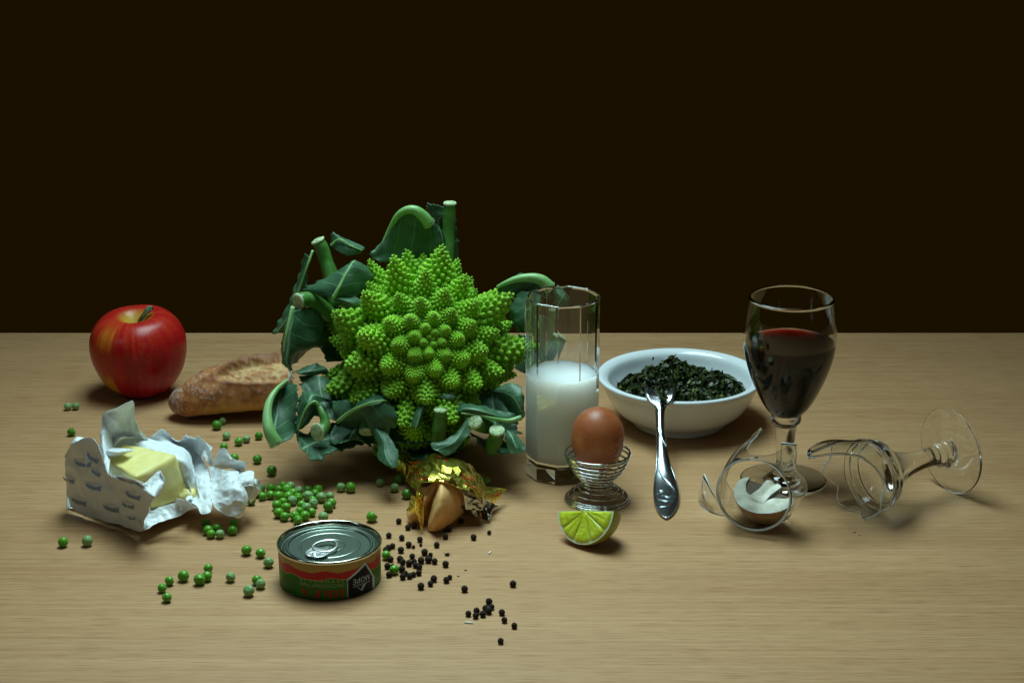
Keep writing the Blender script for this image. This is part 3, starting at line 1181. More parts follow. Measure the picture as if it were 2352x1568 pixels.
    def hpt(px, py):
        # the point of the handle surface under that spot
        best = None
        for i in range(72):
            for j in range(13):
                p = g[i][j]
                d = (p - CAM)
                s = d.dot(Vector((0, _CP, -_SP)))
                x = 1176 + FPX * d.x / s
                y = 784 - FPX * d.dot(Vector((0, _SP, _CP))) / s
                e = (x - px) ** 2 + (y - py) ** 2
                if best is None or e < best[0]:
                    best = (e, p, x, y)
        p = H(px, py, best[1].z)
        return p + Vector((0, 0, .0011))

    def zz(zx, zy):
        return (zx / 2.851 + 2200) / 1.5319, (zy / 2.851 + 1300) / 1.5319
    lines = [[(335, 990), (375, 1070), (430, 1130), (470, 1190), (478, 1250), (440, 1290), (390, 1275)],
             [(335, 1010), (380, 1095), (440, 1150), (485, 1215), (488, 1275), (430, 1330), (330, 1310)],
             [(345, 1045), (400, 1120), (455, 1170), (498, 1240), (495, 1300), (430, 1375), (340, 1390)],
             [(375, 1280), (380, 1240), (345, 1228), (325, 1262)],
             [(330, 585), (345, 650), (375, 705), (412, 760)], [(332, 620), (350, 680), (385, 735), (414, 780)], [(332, 680), (360, 720), (395, 750)]]
    for ln in lines:
        pts = spline([hpt(*zz(*q)) for q in ln], 26)
        V, F = tube(pts, [.0005 + .0003 * math.sin(math.pi * min(1, i / 20)) for i in range(26)], 6)
        part("relief_scroll", V, F, FM, fk)
    for e in (0, 12):
        pts = [g[i][e] + Vector((0, 0, max(lift, 0) + .0006)) for i in range(1, 40)]
        V, F = tube(pts, .0006, 6)
        part("handle_edge", V, F, FM, fk)


make_bowl()
# ------------------------------------------------------------------ tin of roe
def make_tin():
    base = H(759, 1328, 0.0)
    R, Hh = 0.0388, 0.0317
    T = Matrix.Translation(base)
    t = thing("tin_can", "low round tin with green and red label standing upside down, ring pull on its lid", "tin can", base)
    green = mat_noise("tin_green", (0.026, 0.150, 0.016), (0.034, 0.180, 0.020), 60, 0.40)
    green.node_tree.nodes["Principled BSDF"].inputs["Specular IOR Level"].default_value = 0.2
    gold = mat("tin_gold", (0.30, 0.20, 0.050), 0.34, 0.3)
    red = mat("tin_red", (0.42, 0.004, 0.012), 0.36, spec=0.3)
    blue = mat("tin_navy", (0.006, 0.007, 0.020), 0.4, spec=0.15)
    white = mat("tin_white", (0.42, 0.55, 0.66), 0.4)
    cream = mat("tin_cream", (0.28, 0.36, 0.16), 0.4)
    dark = mat("tin_small_print", (0.010, 0.045, 0.010), 0.4)
    lid_m, nt, b = new_mat("tin_lid")
    b.inputs["Base Color"].default_value = (0.26, 0.32, 0.27, 1)
    b.inputs["Metallic"].default_value = 1.0
    b.inputs["Roughness"].default_value = 0.30
    rim_m = mat("tin_rim", (0.62, 0.62, 0.52), 0.16, 1.0)
    V, F = lathe([(0, .0012), (R - .002, .0012), (R - .0008, .0003), (R - .0002, .0003), (R, .0012), (R, Hh - .0035), (R - .0004, Hh - .0026)], 128, T)
    part("body", V, F, green, t)
    # seamed rim and countersunk lid with its beads
    V, F = lathe([(R - .0006, Hh - .0032), (R + .0008, Hh - .0028), (R + .0011, Hh - .0018), (R + .0011, Hh - .0006), (R + .0006, Hh), (R - .0002, Hh + .0001), (R - .0008, Hh - .0004), (R - .0012, Hh - .0016), (R - .0016, Hh - .0034)], 128, T)
    part("seam_rim", V, F, rim_m, t)
    z0 = Hh - .0038
    V, F = lathe(densify([(R - .0016, Hh - .0034), (R - .0022, z0 - .0004), (R - .0030, z0 - .0006), (R - .0042, z0), (R - .0054, z0 + .0001), (R - .0062, z0 + .0009), (R - .0072, z0 + .0009), (R - .0080, z0 - .0002), (R - .0150, z0 - .0003), (R - .0156, z0 - .0005), (R - .0170, z0 - .0005), (R - .0176, z0 - .0003), (.012, z0 - .0003), (.0115, z0 - .0005), (.0105, z0 - .0005), (.010, z0 - .0003), (0, z0 - .0003)]), 128, T)
    lid = part("lid", V, F, lid_m, t)
    # ring pull
    tabm = mat("tab_steel", (0.78, 0.80, 0.78), 0.34, 1.0)
    yaw = math.radians(62)
    ux = Vector((math.cos(yaw), math.sin(yaw), 0))
    uy = Vector((-math.sin(yaw), math.cos(yaw), 0))
    piv = H(723, 1277, z0)
    piv.z = base.z + z0
    pts = []
    for i in range(49):
        a = 2 * math.pi * i / 48
        u = .0150 + .0098 * math.cos(a)
        wd = .0088 * (1 - .16 * math.cos(a))
        pts.append(piv + ux * u + uy * (wd * math.sin(a)) + Vector((0, 0, .0016 + .0010 * sstep(.0, .02, u))))
    V, F = tube(pts, .00105, 8, caps=False)
    ring = part("ring_pull", V, F, tabm, t)
    g = []
    for i in range(15):
        u = -.0052 + .0165 * i / 14
        row = []
        for j in range(17):
            q = -1 + 2 * j / 16
            wd = .0088 * min(1.0, math.sqrt(max(0.02, 1 - (min(u, .002) - .002) ** 2 / .0076 ** 2)))
            x, y = u, wd * q
            rr = math.hypot(x, y)
            z = .0014 + .0005 * math.exp(-((rr - .0052) / .0012) ** 2) + .0004 * math.exp(-(rr / .0022) ** 2) + .0005 * abs(q) ** 6
            row.append(piv + ux * x + uy * y + Vector((0, 0, z)))
        g.append(row)
    V, F, U = sheet(g, .0007)
    part("tab_plate", V, F, tabm, ring)
    V, F = lathe([(0, .0026), (.0016, .0025), (.0022, .0019), (.0022, .0002)], 24, Matrix.Translation(piv))
    part("rivet", V, F, tabm, ring)

    # --- printed label, wrapped round the wall; angles run to the right from the side that faces us
    def cyl(deg, z, lift):
        a = math.radians(deg - 90)
        return base + Vector(((R + lift) * math.cos(a), (R + lift) * math.sin(a), z))

    def strip(nm, m, d0, d1, zlo, zhi, lift, n=160):
        V, F = [], []
        for i in range(n + 1):
            d = d0 + (d1 - d0) * i / n
            V.append(cyl(d, zlo(d), lift))
            V.append(cyl(d, zhi(d), lift))
        for i in range(n):
            F.append((2 * i, 2 * i + 2, 2 * i + 3, 2 * i + 1))
        return part(nm, V, F, m, t)
    wave = lambda d: .0009 * math.sin(math.radians(d * 8.2 + 40)) + .0004 * math.sin(math.radians(d * 15.0))
    slope = lambda d: .0006 * math.cos(math.radians(d))
    lo = lambda d: .0168 + wave(d) + slope(d)
    hi = lambda d: .0242 + wave(d + 6) - .0012 * math.cos(math.radians(d))
    strip("gold_line", gold, -180, 180, lambda d: lo(d) - .0006, lambda d: lo(d) + .0004, .00008)
    strip("red_wave_band", red, -180, 180, lo, hi, .00014)
    strip("gold_band", gold, -180, 180, hi, lambda d: Hh - .0032, .00008)
    # emblem: pale bordered dark sail
    topb = lambda d: .0162 + (.0262 - .0162) * min((d - 24.0) / 24.0, 1.0) ** 1.0 if d < 48 else .0262 - (d - 48.0) * .00106
    strip("emblem_border", white, 24.0, 64.0, lambda d: .0012, lambda d: max(topb(d), .0014), .00022, 60)
    topn = lambda d: .0150 + (.0236 - .0150) * min((d - 25.0) / 23.0, 1.0) if d < 48 else .0236 - (d - 48.0) * .00108
    strip("emblem_field", blue, 25.0, 59.5, lambda d: .0012, lambda d: max(topn(d), .0014), .00030, 60)

    def words(nm, s, size, d_right, d_left, z_top, z_bot, m, lift=.00036):
        # upside down: the first letter stands at the right end, the letters hang head down
        if isinstance(s, str):
            P, Fc = text_poly(s, 1.0)
        else:
            P, Fc = s
        x0, x1 = min(p[0] for p in P), max(p[0] for p in P)
        y0, y1 = min(p[1] for p in P), max(p[1] for p in P)
        V = []
        for (x, y) in P:
            fx, fy = (x - x0) / (x1 - x0), (y - y0) / (y1 - y0)
            V.append(cyl(d_right + (d_left - d_right) * fx, z_top + (z_bot - z_top) * fy, lift))
        part(nm, V, Fc, m, t, False)

    # big serif word, drawn as strokes (thick stems, thin joins, serifs)
    P, Fc = [], []

    def quad(a, b, c, d):
        o = len(P)
        P.extend([a, b, c, d])
        Fc.append((o, o + 1, o + 2, o + 3))

    def stemq(x, w=.2):
        quad((x, 0), (x + w, 0), (x + w, 1), (x, 1))
        for y in (0, .94):
            quad((x - .07, y), (x + w + .07, y), (x + w + .07, y + .06), (x - .07, y + .06))
    stemq(0)
    stemq(.55)
    quad((.2, .12), (.2, .22), (.55, .88), (.55, .78))
    x = 1.0
    stemq(x)
    quad((x + .2, .45), (x + .2, .55), (x + .62, 1.0), (x + .72, 1.0))
    quad((x + .3, .60), (x + .5, .62), (x + .86, -.12), (x + .60, .0))
    x = 2.05
    stemq(x)
    for i in range(10):
        a0, a1 = math.pi * (.5 - i / 10), math.pi * (.5 - (i + 1) / 10)
        ow, iw = .36, .17
        quad((x + .2 + ow * math.cos(a0), .74 + .26 * math.sin(a0)), (x + .2 + ow * math.cos(a1), .74 + .26 * math.sin(a1)), (x + .2 + iw * math.cos(a1), .74 + .21 * math.sin(a1)), (x + .2 + iw * math.cos(a0), .74 + .21 * math.sin(a0)))
    x = 2.95
    quad((x - .02, 0), (x + .06, 0), (x + .40, 1), (x + .34, 1))
    quad((x + .50, 0), (x + .74, 0), (x + .44, 1), (x + .34, 1))
    quad((x + .13, .32), (x + .13, .38), (x + .60, .38), (x + .60, .32))
    quad((x - .10, 0), (x + .16, 0), (x + .16, .05), (x - .10, .05))
    quad((x + .42, 0), (x + .84, 0), (x + .84, .05), (x + .42, .05))
    words("big_red_word", (P, Fc), 1, 20.5, -29.5, .0096, .0022, red)
    words("pale_word", "ЛОСОСЕВЫХ РЫБ", 1, 20.5, -30.0, .0137, .0108, cream)
    words("pale_word", "З Е Р Н И С Т А Я", 1, 20.5, -30.0, .0172, .0148, cream)
    words("emblem_word", "МОРЕ", 1, 54.0, 31.0, .0150, .0108, white)
    words("emblem_word", "РУССКОЕ", 1, 54.0, 31.0, .0100, .0084, white)
    for k in range(6):
        words("small_print", ["масса нетто", "состав: икра", "хранить при", "изготовлено", "годен до", "продукт"][k], 1, -36.0, -36.0 - RND.uniform(22, 34), .0030 + .0019 * k + .0012, .0030 + .0019 * k, dark)
    # two pale sails under the words
    V = [cyl(45, .0085, .00036), cyl(36.5, .0075, .00036), cyl(42.5, .0036, .00036), cyl(45.5, .0086, .00036), cyl(48.5, .0090, .00036), cyl(43.5, .0038, .00036)]
    part("emblem_sail", V, [(0, 1, 2), (3, 5, 4)], white, t, False)


make_tin()


# ------------------------------------------------------------------ lime wedge
def make_lime():
    R, Dp = 0.0268, 0.030
    yaw, tilt = math.radians(-41), math.radians(-26)
    M = Matrix.Rotation(yaw, 4, 'Z') @ Matrix.Rotation(tilt, 4, 'X') @ Matrix.Rotation(math.radians(-15), 4, 'Y')

    def rad(y):
        q = min(abs(y) / Dp, 1.0)
        return R * math.sqrt(max(0, 1 - q ** 2.2))
    nY, nA = 30, 48
    V, F, C = [], [], []
    for i in range(nY + 1):
        y = Dp * math.sin(math.pi / 2 * i / nY)
        for k in range(nA + 1):
            a = math.pi + math.pi * k / nA
            r = rad(y) * (1 + .012 * nz((math.cos(a) * 3, math.sin(a) * 3, y * 90), 1.0))
            p = M @ Vector((r * math.cos(a), y, r * math.sin(a)))
            V.append(p)
            f = fbm((math.cos(a), math.sin(a), y * 40), 2.2, 3.0, 3)
            g = sstep(1.25, 1.85, a / math.pi + .25 * f)
            col = mixc((0.60, 0.26, 0.012), (0.24, 0.30, 0.012), g)
            col = mixc(col, (0.34, 0.33, 0.02), sstep(-.2, .6, f) * .6)
            C.append(col)
    for i in range(nY):
        for k in range(nA):
            F.append((i * (nA + 1) + k, i * (nA + 1) + k + 1, (i + 1) * (nA + 1) + k + 1, (i + 1) * (nA + 1) + k))
    mz = min(v.z for v in V)
    # the middle of the straight upper edge stands over this spot of the table
    o = H(1345, 1173, -mz + .0002)
    t = thing("lime_wedge", "juicy cut lime wedge with yellow green rind in front of the egg cup", "lime", Vector((o.x, o.y, 0)))
    V = [v + o for v in V]
    part("rind", V, F, mat_pigment("lime_rind", 0.35, 0.35, 1100, bdist=.0005), t, cols=C)
    # white pith: rim of the face, the face itself and the upper cut
    pith = mat_noise("lime_pith", (0.58, 0.68, 0.30), (0.72, 0.76, 0.52), 400, 0.55, sss=0.2)
    loc = lambda x, y, z: M @ Vector((x, y, z)) + o
    V, F = [], []
    for i in range(8):
        q = i / 7
        for k in range(nA + 1):
            a = math.pi + math.pi * k / nA
            V.append(loc(R * q * math.cos(a), 0, R * q * math.sin(a)))
    for i in range(7):
        for k in range(nA):
            F.append((i * (nA + 1) + k, (i + 1) * (nA + 1) + k, (i + 1) * (nA + 1) + k + 1, i * (nA + 1) + k + 1))
    n0 = len(V)
    m2 = 20
    for i in range(nY + 1):
        y = Dp * math.sin(math.pi / 2 * i / nY)
        for k in range(m2 + 1):
            V.append(loc(rad(y) * (-1 + 2 * k / m2), y, 0.0))
    for i in range(nY):
        for k in range(m2):
            a = n0 + i * (m2 + 1) + k
            F.append((a, a + 1, a + m2 + 2, a + m2 + 1))
    part("pith", V, F, pith, t)
    pm, nt, b = new_mat("lime_pulp")
    v = mapped(nt, (1, 1, 1))
    f = noise_node(nt, v, 350.0, 3)
    nt.links.new(ramp(nt, f, [(0.35, (0.52, 0.66, 0.014)), (0.65, (0.70, 0.80, 0.08))]), b.inputs["Base Color"])
    b.inputs["Roughness"].default_value = 0.14
    b.inputs["Subsurface Weight"].default_value = 0.6
    b.inputs["Subsurface Radius"].default_value = (0.004, 0.006, 0.001)
    b.inputs["Subsurface Scale"].default_value = 1.0
    bump(nt, b, noise_node(nt, v, 500.0, 2), 0.5, 0.0008)
    cuts = [181, 214, 248, 287, 322, 359]
    for s in range(5):
        a0, a1 = math.radians(cuts[s] + .7), math.radians(cuts[s + 1] - .7)
        V, F = [], []
        nr, na = 16, 14
        for i in range(nr + 1):
            q = i / nr
            for k in range(na + 1):
                u = k / na
                rr = R * (.03 + .905 * q)
                # rounded outer corners
                edge = 1 - .045 * (abs(2 * u - 1) ** 6) * sstep(.7, 1, q)
                rr *= edge
                a = a0 + (a1 - a0) * (0.5 + (u - 0.5) * (1 - .25 * sstep(.15, 0, q)))
                bul = (min(q, 1 - q, .12) / .12) * (min(u, 1 - u, .15) / .15)
                ves = .0005 * noise.noise(Vector((math.cos(a) * 900 * .012, math.sin(a) * 900 * .012, rr * 160)))
                V.append(loc(rr * math.cos(a), -.0002 - .0011 * bul ** .5 + ves * bul, min(rr * math.sin(a), -.0002)))
        for i in range(nr):
            for k in range(na):
                F.append((i * (na + 1) + k, (i + 1) * (na + 1) + k, (i + 1) * (na + 1) + k + 1, i * (na + 1) + k + 1))
        part("pulp_segment", V, F, pm, t)
    vf = []
    for k in range(26):
        p = loc(RND.uniform(-.006, .008), RND.uniform(-.0005, .004), RND.uniform(0, .0012))
        q = p + M.to_3x3() @ Vector((RND.uniform(-.002, .002), RND.uniform(-.001, .001), RND.uniform(.0, .0016)))
        vf.append(tube([p, (p + q) / 2, q], [.0004, .00035, .0002], 5))
    o2 = part("pith_shreds", *merge(*vf), pith, t)
    o2["kind"] = "stuff"


make_lime()


# ------------------------------------------------------------------ peas, peppercorns, rice
def pea_mesh(kind, seed, mt):
    v, f = ico(4 if kind else 3)
    out = []
    r = random.Random(seed)
    d1 = Vector((r.gauss(0, 1), r.gauss(0, 1), r.gauss(0, 1))).normalized()
    sq = Vector((1 + r.uniform(-.05, .05), 1 + r.uniform(-.05, .05), 1 + r.uniform(-.06, .04)))
    for p in v:
        k = 1.0 + .03 * nz(p, 1.3, seed)
        k -= .22 * math.exp(-((p - d1).length / .36) ** 2)
        k += .035 * nz(p, 2.4, seed + 7)
        if kind == 1:      # wrinkled
            k += .07 * nz(p, 2.6, seed) - .05 * abs(nz(p, 4.5, seed + 3))
        if kind == 2:      # skin split open
            w = p.dot(d1)
            k -= .16 * math.exp(-(abs(w) / .10) ** 2) * (1 if p.z > -.2 else .2)
            k += .04 * nz(p, 4, seed)
        if kind == 3:      # pressed, with a collar
            w = p.dot(d1)
            k -= .22 * sstep(.62, .92, w)
            k += .05 * math.exp(-((w - .6) / .12) ** 2)
        out.append(Vector((p.x * sq.x, p.y * sq.y, p.z * sq.z)) * k)
    return mesh_data("pea", out, f, mt)


def zt(s, ox, oy):
    return lambda q: ((q[0] / s + ox) / 1.5319, (q[1] / s + oy) / 1.5319)


def make_peas():
    gm = [mat_noise("pea_green", (0.075, 0.270, 0.012), (0.120, 0.360, 0.022), 90, 0.33, 0.05, 500, sss=0.25, sssr=(.0012, .002, .0004)),
          mat_noise("pea_pale", (0.150, 0.300, 0.085), (0.250, 0.400, 0.160), 160, 0.42, 0.12, 500, sss=0.2, sssr=(.0012, .002, .0006)),
          mat_noise("pea_deep", (0.045, 0.180, 0.010), (0.075, 0.250, 0.016), 120, 0.35, 0.08, 500, sss=0.2, sssr=(.001, .0015, .0004))]
    pool = {}
    for c in range(3):
        for k in range(4):
            for s in range(2):
                pool[c, k, s] = pea_mesh(k, 11 + c * 8 + k * 2 + s, gm[c])
    a = zt(2.036, 200, 1380)
    b = zt(2.24, 900, 1650)
    look = {0: ("bright green smooth", 0), 1: ("pale dusty green wrinkled", 1), 2: ("dark green dented", 2), 3: ("split-skinned green", 0), 4: ("bright green dimpled", 0)}
    kindof = {0: (0, 0), 1: (1, 1), 2: (2, 3), 3: (0, 2), 4: (0, 3)}
    groups = [
        ("pea in the touching pair between apple and butter wrapper", a, [(80, 100, 1), (135, 97, 1)]),
        ("pea lying alone just behind the butter wrapper", a, [(105, 283, 2)]),
        ("pea on bare wood in front of the butter wrapper's boat print", a, [(45, 1070, 0), (219, 1062, 1)]),
        ("pea in the scatter between bread and butter wrapper", a, [(1188, 203, 1), (1147, 234, 2), (1215, 311, 1), (1303, 350, 0), (1359, 332, 1), (1447, 310, 2), (1197, 388, 0), (1272, 465, 0), (1436, 478, 2), (1540, 560, 2)]),
        ("pea in the small cluster under the lifted wrapper edge", a, [(1068, 930, 2), (1083, 985, 4), (1107, 1012, 3), (1150, 970, 4), (1168, 1012, 1), (1268, 935, 4), (1258, 985, 0)]),
        ("pea in the arc of scattered peas beside the tin's small print", a, [(1359, 1127, 0), (1460, 1148, 3), (1518, 1216, 1), (1084, 1258, 0), (1072, 1317, 4), (1024, 1337, 4), (907, 1312, 0), (807, 1347, 0), (754, 1399, 0), (788, 1466, 3), (1245, 1321, 1), (1434, 1342, 0), (1459, 1367, 1), (1375, 1418, 1)]),
        ("pea tucked against the crumpled end of the butter paper", a, [(1462, 680, 1), (1474, 742, 4), (1440, 715, 0), (1392, 775, 2)]),
        ("pea in the main mound of the heap behind the tin", b, [(120, 147, 4), (212, 125, 0), (272, 135, 1), (180, 157, 0), (243, 155, 0), (143, 205, 3), (195, 205, 0), (237, 205, 0), (290, 190, 0), (345, 170, 1), (410, 165, 2), (478, 160, 4), (462, 190, 0), (335, 225, 3), (292, 240, 1), (225, 255, 4), (400, 217, 1), (435, 235, 0), (515, 220, 1), (453, 267, 1)]),
        ("pea in the trio at the heap's end towards the gold wrapper", b, [(585, 212, 1), (597, 265, 0), (575, 290, 2)]),
        ("pea in the loose four between heap and butter paper", b, [(165, 282, 0), (238, 300, 3), (187, 345, 0), (222, 367, 0)]),
        ("pea in the tight bunch between heap and tin rim", b, [(362, 280, 0), (398, 300, 1), (345, 328, 0), (440, 337, 4), (303, 365, 3), (388, 365, 0), (333, 397, 3)]),
        ("pea half hidden right behind the tin rim", b, [(532, 375, 1)]),
        ("pea in the touching pair between pea heap and gold wrapper", b, [(675, 140, 1), (745, 142, 3)]),
        ("pea near the gold wrapper's seal and cookie", b, [(980, 103, 1), (1095, 145, 1), (1190, 195, 2), (1133, 75, 2), (1815, 95, 0)]),
        ("pea by itself between tin and gold wrapper", b, [(915, 372, 4)]),
        ("pea among the black peppercorns beside the tin", b, [(1027, 675, 0), (1092, 790, 3)]),
    ]
    peas = []
    for lab, tr, lst in groups:
        for q in lst:
            px, py = tr(q)
            r = .0041 * RND.uniform(.84, 1.10)
            peas.append([H(px, py, r), r, q[2], lab])
    # let the heap settle: no two peas in the same place
    for it in range(40):
        for i in range(len(peas)):
            for j in range(i):
                d = peas[i][0] - peas[j][0]
                m = (peas[i][1] + peas[j][1]) * .985
                if d.length < m and d.length > 1e-9:
                    s = d.normalized() * ((m - d.length) * .5)
                    s.z *= .0
                    peas[i][0] += s
                    peas[j][0] -= s
    for k, (c, r, lk, lab) in enumerate(peas):
        mi, kd = kindof[lk]
        o = bpy.data.objects.new("pea", pool[mi, kd, k % 2])
        COL.objects.link(o)
        o.location = c
        o.scale = (r, r, r * .97)
        o.rotation_euler = (RND.uniform(-.7, .7), RND.uniform(-.7, .7), RND.uniform(0, 6.28)) if kd != 2 else (0, 0, RND.uniform(0, 6.28))
        w = look[lk][0] + " " + lab
        tag(o, w, "pea", w)


make_peas()


def make_pepper():
    pm = mat_noise("peppercorn_skin", (0.012, 0.0075, 0.004), (0.045, 0.028, 0.015), 700, 0.6, 0.6, 1200)
    pm.node_tree.nodes["Principled BSDF"].inputs["Specular IOR Level"].default_value = 0.2
    pool = []
    for s in range(6):
        v, f = ico(3)
        out = []
        for p in v:
            k = 1 + .05 * nz(p, 1.2, s * 3) - .17 * abs(nz(p, 2.4, s * 5 + 1)) + .05 * nz(p, 5, s)
            out.append(p * k * 1.05)
        pool.append(mesh_data("peppercorn", out, f, pm))
    e = zt(4.9, 1330, 1800)
    b = zt(2.24, 900, 1650)
    groups = [
        ("black peppercorn lying under or beside the fortune cookie", e, [(357, 155, 1), (515, 262, 1), (617, 235, 1), (722, 470, 1), (1163, 420, 1), (1225, 290, 1), (1435, 150, 1)]),
        ("small black peppercorn at the tip of the fortune cookie", e, [(1155, 325, .6)]),
        ("black peppercorn lying singly between the tin and the cookie's folded tip", e, [(187, 400, 1), (410, 440, 1), (530, 558, 1.05), (395, 650, 1.1)]),
        ("black peppercorn lying apart just in front of the cookie's baked edge", e, [(1013, 563, 1)]),
        ("black peppercorn in the huddled trio against the tin behind a pea", e, [(250, 582, .95), (178, 610, 1), (135, 648, 1)]),
        ("large black peppercorn at the top of the touching group of five", e, [(803, 690, 1.15)]),
        ("black peppercorn in the touching group at the thick of the scatter", e, [(905, 735, .8), (870, 815, 1.2), (743, 830, 1.15), (978, 845, 1)]),
        ("black peppercorn lying apart on the cookie side of the dense scatter", e, [(1166, 893, 1.1)]),
        ("black peppercorn in the curved chain across the middle of the scatter", e, [(590, 760, .95), (380, 808, 1.1), (428, 858, 1), (535, 880, 1.1), (625, 850, .9), (655, 915, 1), (705, 938, 1)]),
        ("black peppercorn crowded around the two peas beside the tin", e, [(218, 808, 1), (165, 928, 1.05), (412, 980, 1.1), (190, 1072, 1.05), (250, 930, .8)]),
        ("black peppercorn in the touching row in front of the split-skinned pea", e, [(428, 1110, 1.05), (472, 1055, .9), (545, 1098, 1), (612, 1072, .9), (705, 1042, 1)]),
        ("small black peppercorn in the scatter beside the tin", e, [(612, 600, .6), (738, 567, .55)]),
        ("black peppercorn lying apart between tin and gold wrapper's silver end", e, [(1647, 432, 1.05), (1917, 352, .75)]),
        ("black peppercorn in the loose pairs in front of the scatter", e, [(962, 1145, 1.1), (905, 1230, .95), (740, 1273, 1.15), (1180, 1168, 1.05), (1238, 1120, .8)]),
        ("black peppercorn lying alone between scatter and rice grain", e, [(1492, 1322, 1.1)]),
        ("black peppercorn lying alone on bare wood in front of the lime", b, [(2027, 900, 1.1)]),
        ("black peppercorn in the small pile next to the rice grain", b, [(1838, 1040, 1.1), (1808, 1092, .95), (1858, 1082, .95), (1836, 1112, 1.1), (1675, 1135, .95), (1740, 1113, 1.05), (1733, 1150, 1), (1790, 1137, 1.05)]),
        ("black peppercorn in the trail leaving the small pile", b, [(1940, 1125, 1), (1960, 1185, .95), (2037, 1230, .95), (1930, 1350, .95)]),
    ]
    items = []
    for lab, tr, lst in groups:
        for q in lst:
            px, py = tr(q)
            r = .00232 * q[2]
            items.append([H(px, py, r), r, lab])
    for it in range(30):
        for i in range(len(items)):
            for j in range(i):
                d = items[i][0] - items[j][0]
                m = (items[i][1] + items[j][1]) * .97
                if d.length < m:
                    s = d.normalized() * ((m - d.length) * .5)
                    s.z = 0
                    items[i][0] += s
                    items[j][0] -= s
    for k, (c, r, lab) in enumerate(items):
        o = bpy.data.objects.new("peppercorn", pool[k % 6])
        COL.objects.link(o)
        o.location = (c.x, c.y, r * .97)
        o.scale = (r, r, r)
        o.rotation_euler = (RND.uniform(0, 6), RND.uniform(0, 6), RND.uniform(0, 6))
        tag(o, lab, "peppercorn", lab)
    # one broken corn, a few specks, two grains of rice
    c = H(*e((1195, 730)), .0012)
    v, f = ico(2)
    vv = [c + Vector((p.x * .0020, p.y * .0014, p.z * .0013)) * (1 + .3 * nz(p, 2)) for p in v]
    vf = [(vv, f)]
    for dx in (-1, 1):
        vf.append(tube([c + Vector((dx * .001, 0, .0002)), c + Vector((dx * .0036, dx * -.0005, .0 if dx > 0 else .001))], [.0003, .0001], 4))
    o = obj("broken_peppercorn", mesh_data("broken_peppercorn", *merge(*vf), pm))
    tag(o, "broken black peppercorn husk with tiny stalks on the bare wood", "peppercorn")
    for (q, r) in (((1510, 1005), .0007), ((1385, 1106), .0006)):
        c = H(*e(q), .0003)
        o = obj("pepper_fleck", mesh_data("pepper_fleck", [c + Vector((p.x * r * 1.7, p.y * r, p.z * r * .5)) for p in v], f, pm))
        tag(o, "tiny dark pepper fleck on the bare wood", "fleck", "pepper flecks")
    rm = mat("rice", (0.70, 0.72, 0.70), 0.4, sss=.3)
    for q, L, an, lab in (((1845, 655), .0028, 62, "short white rice grain lying alone behind the peppercorns"), ((1678, 1207), .0037, -7, "long white rice grain in front of the peppercorn pile")):
        c = H(*b(q), .0007)
        A = Vector((math.cos(math.radians(an)), math.sin(math.radians(an)) * 1.6, 0)).normalized()
        pts = [c + A * (L * (i / 10 * 2 - 1)) for i in range(11)]
        V, F = tube(pts, [.0008 * math.sqrt(max(.03, 1 - (i / 5 - 1) ** 2)) for i in range(11)], 8)
        tag(obj("rice_grain", mesh_data("rice_grain", V, F, rm)), lab, "rice grain")


make_pepper()
# ------------------------------------------------------------------ romanesco
GOLD = math.pi * (3 - math.sqrt(5))


def bump_geo(c, n, r, h, k=6, V=None, F=None):
    """one knob: rounded cone at c pointing along n"""
    x = n.orthogonal().normalized()
    y = n.cross(x)
    o = len(V)
    for (q, hh) in ((1.0, -.25), (.86, .30), (.50, .72)):
        for i in range(k):
            a = 2 * math.pi * i / k
            V.append(c + (x * math.cos(a) + y * math.sin(a)) * (r * q) + n * (h * hh))
    V.append(c + n * h)
    for l in range(2):
        for i in range(k):
            j = (i + 1) % k
            F.append((o + l * k + i, o + l * k + j, o + (l + 1) * k + j, o + (l + 1) * k + i))
    for i in range(k):
        F.append((o + 2 * k + i, o + 2 * k + (i + 1) % k, o + 3 * k))


def spire(V, F, O, X, Y, Z, size, n, hgt, wid, sub=False, seed=0):
    """phyllotactic cone of knobs; O base centre, Z its axis; size its height"""
    # core
    o = len(V)
    m = 12
    core = [(1.0, -.15), (.98, .05), (.80, .30), (.52, .62), (.20, .90)]
    for (q, z) in core:
        for i in range(m):
            a = 2 * math.pi * i / m
            V.append(O + (X * math.cos(a) + Y * math.sin(a)) * (wid * q * .84 * size) + Z * (z * hgt * size * .93))
    V.append(O + Z * (hgt * size * .92))
    for l in range(len(core) - 1):
        for i in range(m):
            j = (i + 1) % m
            F.append((o + l * m + i, o + l * m + j, o + (l + 1) * m + j, o + (l + 1) * m + i))
    for i in range(m):
        F.append((o + (len(core) - 1) * m + i, o + (len(core) - 1) * m + (i + 1) % m, o + len(core) * m))
    for k in range(n):
        t = (k + .7) / n
        s = t ** .72
        r = wid * (s ** .92) * size
        z = hgt * (1 - s) * size * 1.0
        a = k * GOLD + seed
        rad = X * math.cos(a) + Y * math.sin(a)
        c = O + rad * r + Z * z
        nn = (rad * (hgt * .80) + Z * (wid * .62 + .25 * (1 - s))).normalized()
        ds = .72 * (t ** -.28) / n
        br = .80 * math.sqrt(2 * math.pi * r * ds * math.hypot(hgt, wid) * size / math.pi + 1e-12)
        br = max(br, .018 * size)
        if sub and t > .60:
            y2 = nn.cross(rad if abs(nn.dot(rad)) < .95 else Z).normalized()
            x2 = y2.cross(nn)
            spire2(V, F, c - nn * br * .2, x2, y2, nn, br * 1.75, 16 if t < .6 else 24, 1.0, .60, a)
        else:
            bump_geo(c, nn, br * 1.02, br * 1.45, 6, V, F)


